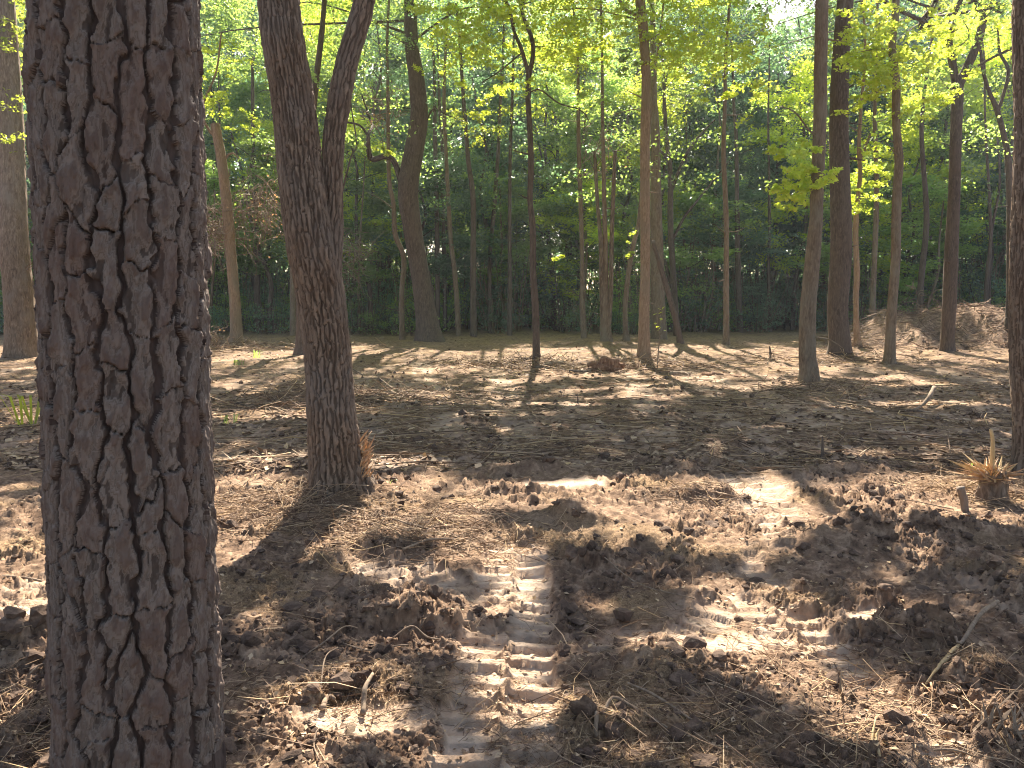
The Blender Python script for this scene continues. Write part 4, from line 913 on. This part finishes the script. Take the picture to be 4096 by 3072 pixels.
# red rotten log: slab layers
root = bpy.data.objects.new('rotten_log', None); COL.objects.link(root)
x0, y0 = gp(1272, 803); x1, y1 = gp(1346, 805); g = np.random.default_rng(66)
for j in range(4):
    L0 = x0 - .05 + [0, .12, .02, .22][j]; L1 = x1 + [0, -.02, .06, -.06][j]; zc_ = .04 + .06 * j; P = [(L0, y0 + g.normal() * .04, zc_ - .02), ((L0 + L1) / 2, y0 + .03, zc_ + .03), (L1, y0, zc_)]
    v, f = tube(P, [.05, .075, .05], 20, 40, disp=lambda u, v, R: .03 * fbm(u * 7, v * 3, 600 + j, 3) + .02 * noise(u * 40, v * 4, 61 + j))
    v[:, 1] += .03 * np.sin(v[:, 0] * 21 + j); v[:, 2] += .02 * np.sin(v[:, 0] * 13 + j * 2)
    link('slab', make_mesh('slab', v, f, M_RED), root)
tag(root, 'chunky red rotten log left of the tan straight tree', 'log')
# dark upright sticks
def upright(name, label, x, y0, y1, w, mt, cat, lean=0, nu=8, taper=.6):
    gx, gy = gp(x, y0); b = wp(x, y0, gy); t = wp(x + lean, y1, gy); b[2] = H1(gx, gy) - .08
    r = w * .5 * wscale(x, y0, gy); v, f = tube([b, (b + t) / 2 + np.array([r * .5, 0, 0]), t], [r, r * .95, r * taper], nu, 24, disp=lambda u, v, R: R * .3 * noise(u * 40, v * 12, int(x)))
    o = link(name, make_mesh(name, v, f, mt)); tag(o, label, cat); return o
upright('upright_stick', 'dark stick standing in the soil left of the flared trunk', 1664, 773, 748, 5, M_DARK, 'stick', -2)
upright('upright_stick', 'dark bent stick standing in the shade at the right, mid ground', 1773, 1000, 943, 6, M_DARK, 'stick', 4)
upright('upright_stick', 'small stick standing in the mid ground left of centre shade', 1247, 875, 850, 3, M_DARK, 'stick', 1)
upright('broken_stub', 'short broken stub leaning in the sunlit soil, left of the splintered stump', 2086, 1104, 1053, 17, M_OAK, 'stump', -12, nu=14, taper=.95)
# splintered stump
root = bpy.data.objects.new('splintered_stump', None); COL.objects.link(root)
gx, gy = gp(2142, 1075); g = np.random.default_rng(67); S = wscale(2142, 1060, gy)
base = np.array([gx, gy, 0.]); topz = wp(2136, 1020, gy)[2]
v, f = tube([base + [0, 0, -.1], [gx, gy, topz * .5], [gx - .02, gy, topz]], [.13, .10, .11], 28, 30, disp=lambda u, v, R: .03 * fbm(u * 25, v * 6, 68, 3))
link('stump_body', make_mesh('stump_body', v, f, M_OAK), root)
for j in range(170):
    tx, ty = 2136 + g.normal() * 40 - 6, 1002 + abs(g.normal()) * 14 * g.choice([-.6, 1.6]); L = g.uniform(.4, 1)
    a0 = np.array([gx + g.normal() * .05, gy + g.normal() * .05, topz - .05]); e = wp(tx, ty, gy); e[1] += g.normal() * .14; e = a0 + (e - a0) * g.uniform(.7, 1.15)
    w_ = g.uniform(.005, .015); D = nrm(e - a0); side = nrm(np.cross(D, g.normal(size=3)))
    th_ = w_ * .3; n2_ = np.cross(D, side)
    m_ = (a0 + e) / 2
    Vs = np.array([a0 + side * w_ * .6, a0 - side * w_ * .6, m_ + side * w_ + n2_ * th_, m_ - side * w_ + n2_ * th_, e, m_ - n2_ * th_])
    Fs = np.array([[0, 1, 3, 2], [2, 3, 4, 4]]); Fs = [np.array([[0, 1, 3, 2]]), np.array([[2, 3, 4], [0, 2, 5], [1, 5, 3], [0, 5, 1], [2, 4, 5], [3, 5, 4]])]
    link('splinter', make_mesh('splinter', Vs, Fs, M_SPLINT if g.random() < .5 else M_YEL, False), root)
e = wp(2144, 990, gy); t2 = wp(2140, 927, gy)
v, f = tube([[e[0], gy, topz - .05], [e[0] - .005, gy, (e[2] + t2[2]) / 2], [t2[0], gy, t2[2]]], [.022, .016, .013], 8, 20)
link('spike', make_mesh('spike', v, f, M_YEL), root)
tag(root, 'stump torn open in a fan of orange splinters at the right', 'stump')
# torn wood on the oak flank: part of the oak
oak = [o for o in bpy.data.objects if o.name == 'oak_tree'][0]; og = np.array(oak.location); g = np.random.default_rng(69)
A = Acc()
for j in range(46):
    x = 786 + g.normal() * 5; y = g.uniform(955, 1035); p0 = wp(x - 6, y + g.uniform(0, 25), 6.0) ; p1 = wp(x + 8 + g.uniform(-4, 12), y - g.uniform(8, 28), 5.98); p0[1] += g.normal() * .04; p1[1] += g.normal() * .05
    v, f = tube([p0 - og, (p0 + p1) / 2 - og + g.normal(size=3) * .006, p1 - og], [.010, .008, .002], 6, 5); A.add(v, f)
link('torn_wood', A.mesh('torn_wood', M_SPLINT), oak)
A = Acc()
for (a, b_, c) in (((690, 1000, 7), (676, 1050, 9), (664, 1085, 6)), ((697, 950, 8), (686, 1010, 9), (688, 1085, 8)), ((800, 1040, 9), (812, 1075, 12), (835, 1105, 7)), ((795, 1030, 8), (802, 1080, 10), (806, 1120, 6))):
    LP = [wp(q[0], q[1], 5.95) - og - np.array([0, .03 * i, 0]) for i, q in enumerate((a, b_, c))]
    v, f = tube(LP, [q[2] * .5 * wscale(q[0], q[1], 6) for q in (a, b_, c)], 10, 16, disp=lambda u, v, R: R * .4 * noise(u * 50, v * 9, 5)); A.add(v, f)
link('root_flare', A.mesh('root_flare', M_OAK), oak)
# bottom-right split plank chunks
def shard(name, label, pts, w, mt, seed, n=7):
    g = np.random.default_rng(seed); root = bpy.data.objects.new(name, None); COL.objects.link(root)
    P = []
    for (x, y, up) in pts:
        gx, gy = gp(x, y); P.append(np.array([gx, gy, H1(gx, gy) + up]))
    D = nrm(P[-1] - P[0]); S_ = nrm(np.cross(D, [0, 0, 1.]))
    for j in range(n):
        o = S_ * (j - n / 2) * w / n * 1.3 + np.array([0, 0, g.uniform(0, .015)]); k = g.uniform(.7, 1.1)
        v, f = tube([P[0] + o + g.normal(size=3) * .02, (P[0] + P[-1]) / 2 + o + g.normal(size=3) * .008, P[0] + (P[-1] - P[0]) * k * g.uniform(.7, 1) + o + g.normal(size=3) * .03], np.array([.5, .62, .12]) * w / n * g.uniform(.6, 1.6), 4, 6)
        link('splinter', make_mesh('splinter', v, f, mt), root)
    tag(root, label, 'split wood')
root = bpy.data.objects.new('split_wood', None); COL.objects.link(root); g = np.random.default_rng(79)
b0 = np.array([*gp(2165, 1610), 0]); b0[2] = H1(b0[0], b0[1]); b1 = wp(2185, 1530, b0[1] + .02)
for j in range(34):
    a0 = b0 + g.normal(size=3) * np.array([.05, .04, .012]); e = a0 + (b1 - b0) * g.uniform(.5, 1.15) + g.normal(size=3) * np.array([.045, .04, .02]); D = nrm(e - a0); side = nrm(np.cross(D, g.normal(size=3))); n2_ = np.cross(D, side); w_ = g.uniform(.003, .010); m_ = (a0 + e) / 2
    Vs = np.array([a0 + side * w_, a0 - side * w_, m_ + side * w_ + n2_ * w_ * .5, m_ - side * w_ + n2_ * w_ * .5, e, m_ - n2_ * w_ * .5])
    link('splinter', make_mesh('splinter', Vs, [np.array([[0, 1, 3, 2]]), np.array([[2, 3, 4], [0, 2, 5], [1, 5, 3], [0, 5, 1], [2, 4, 5], [3, 5, 4]])], M_STICK, False), root)
tag(root, 'weathered splintered wood at the lower right edge of the photo', 'split wood')
shard('split_wood', 'reddish wood shard lying in straw at the lower right', [(2010, 1512, .01), (2040, 1530, .02)], .04, M_SPLINT, 72, 5)
shard('split_wood', 'yellowish split stick pointing at the small mound, lower right', [(1985, 1448, .01), (1960, 1432, .03)], .02, M_YEL, 73, 4)
shard('split_wood', 'flat pale splinter in the bottom right straw', [(1890, 1645, .01), (1905, 1600, .02)], .03, M_YEL, 74, 4)
shard('split_wood', 'long weathered splinter along the bottom right edge', [(2010, 1628, .01), (2120, 1650, .02)], .03, M_STICK, 75, 4)
shard('split_wood', 'muddy wood piece near the second track, bottom right of centre', [(1830, 1500, .01), (1822, 1528, .03)], .05, M_GREY, 76, 5)
# sapling with pale leaves
root = bpy.data.objects.new('sapling', None); COL.objects.link(root); gx, gy = gp(1420, 795)
pts = [(1420, 795), (1422, 760), (1425, 725), (1420, 700), (1421, 680), (1427, 668), (1436, 660)]
P = [wp(x, y, gy) for x, y in pts]; v, f = tube(P, [.018, .015, .013, .01, .009, .006, .003], 6, 40); link('stem', make_mesh('stem', v, f, M_STICK), root)
P2 = [wp(x, y, gy) for x, y in [(1423, 727), (1432, 722), (1441, 715)]]; v, f = tube(P2, [.01, .007, .003], 6, 10); link('twig', make_mesh('twig', v, f, M_STICK), root)
LPs = np.array([wp(x + g.normal() * 4, y + g.normal() * 2, gy) for x, y in [(1420, 705), (1424, 690), (1420, 683), (1426, 672), (1433, 664), (1418, 676), (1428, 710), (1440, 715), (1419, 697), (1436, 662)]])
v, f = leaf_quads(LPs, np.full(len(LPs), .13), g); link('foliage', make_mesh('foliage', v, f, M_LSUN, False), root)
tag(root, 'bare thin sapling with a few pale leaves beside the tan straight tree', 'sapling')
# dead brush about the broken tree
def brush(label, x, y, r, n, d, seed, droop=0, leaves=0, mt=M_STICK):
    g = np.random.default_rng(seed); root = bpy.data.objects.new('dead_brush', None); COL.objects.link(root); A = Acc(); c = wp(x, y, d); R_ = r * wscale(x, y, d); tp = []
    for j in range(n):
        p = c + g.normal(size=3) * R_ * np.array([.4, .5, .5]); a = g.normal(size=3); a[2] -= droop; a = nrm(a); L = g.uniform(.25, .8) * R_
        q = p + a * L * .5 + g.normal(size=3) * .08; e = p + a * L + np.array([0, 0, -droop * .2]) + g.normal(size=3) * .1
        A.add(*tube([p, q, e], [.017, .012, .006], 4, 6)); tp += [q, e]
    link('twigs', A.mesh('twigs', mt), root)['kind'] = 'stuff'
    if leaves:
        tp = np.array(tp)[g.integers(0, len(tp), leaves)] + g.normal(size=(leaves, 3)) * .12; v, f = leaf_quads(tp, g.uniform(.05, .12, leaves), g); link('dead_leaves', make_mesh('dead_leaves', v, f, M_DEAD, False), root)
    tag(root, label, 'dead brush')
brush('reddish dead vines hanging right of the broken leaning trunk', 560, 440, 70, 170, 27.5, 301, 1.0, 200)
brush('pale bare brush sprouting left of the broken leaning trunk', 468, 500, 60, 260, 27.2, 302, 0)
brush('dry twigs lying at the foot of the wood beside the pine', 455, 740, 40, 60, 24, 303, 0, 60)
brush('dead pale branches hanging in front of woods right of the oak', 760, 560, 60, 130, 31, 304, .2)
brush('tangled grey twigs beside the elbow branch of the vine-clad tree', 820, 250, 60, 60, 28.4, 305, .2, 30)
brush('dry twiggy tangle high between the centre and straight trees', 1300, 330, 60, 50, 30, 306, .1, 40)
brush('loose brown twigs crowning the left of the soil pile', 1990, 665, 40, 60, 27, 307, .1, 0)
# small green tufts
def tuft(label, x, y, n, h, seed, mt=M_LSUN, wd=.008):
    g = np.random.default_rng(seed); gx, gy = gp(x, y); V = []; F = []
    for j in range(n):
        b = np.array([gx + g.normal() * .06, gy + g.normal() * .05, H1(gx, gy)]); a = g.random() * 6.283; o = np.array([math.cos(a), math.sin(a), 0]) * h * g.uniform(.2, .8); s = np.array([-math.sin(a), math.cos(a), 0]) * wd
        m_ = b + o * .5 + np.array([0, 0, h * .7]); e = b + o * 1.2 + np.array([0, 0, h * g.uniform(.5, .9)]); k = len(V) * 5
        V.append([b - s, b + s, m_ - s, m_ + s, e]); F.append(k)
    V = np.array(V).reshape(-1, 3); F = np.array(F)[:, None]
    tag(link('grass_tuft', make_mesh('grass_tuft', V, [F + np.array([[0, 1, 3, 2]]), F + np.array([[2, 3, 4]])], mt, False)), label, 'grass tuft')
tuft('bright green tuft on sunlit soil between pine and oak', 515, 790, 14, .22, 401, M_LMID, .012)
tuft('second fainter green tuft right of the bright one', 555, 782, 10, .25, 402, M_LMID, .012)
tuft('yellow strap leaves arching out left of the pine', 66, 925, 9, .55, 403, wd=.014)
tuft('tiny green sprig in the straw right of the oak foot', 838, 1060, 7, .04, 404, M_LMID, .006)
tuft('green sprig among the splinters of the torn stump', 2110, 1030, 8, .12, 405, M_LMID, .008)
tuft('small pale green tuft in the shade left of the oak', 490, 915, 9, .18, 406, M_LMID)


# ------------------------------------------------------------------ air
import bmesh
bm = bmesh.new(); bmesh.ops.create_cube(bm, size=1); me = bpy.data.meshes.new('haze'); bm.to_mesh(me); bm.free()
hz = link('haze', me); hz.scale = (320, 330, 58); hz.location = (0, 60, 27.5)
def hzb(nt, out):
    v = N(nt, 'ShaderNodeVolumePrincipled'); v.inputs['Color'].default_value = (.80, .90, 1, 1); v.inputs['Density'].default_value = HAZE; v.inputs['Anisotropy'].default_value = .3
    nt.links.new(v.outputs[0], out.inputs['Volume'])
HAZE = .0007
me.materials.append(mat('haze', hzb)); tag(hz, 'thin bluish summer haze in the air between the trees', kind='stuff')

print('tris', sum(sum(len(p.vertices) - 2 for p in m.polygons) for m in bpy.data.meshes if m.users) if False else sum(len(m.loops) - 2 * len(m.polygons) for m in bpy.data.meshes))
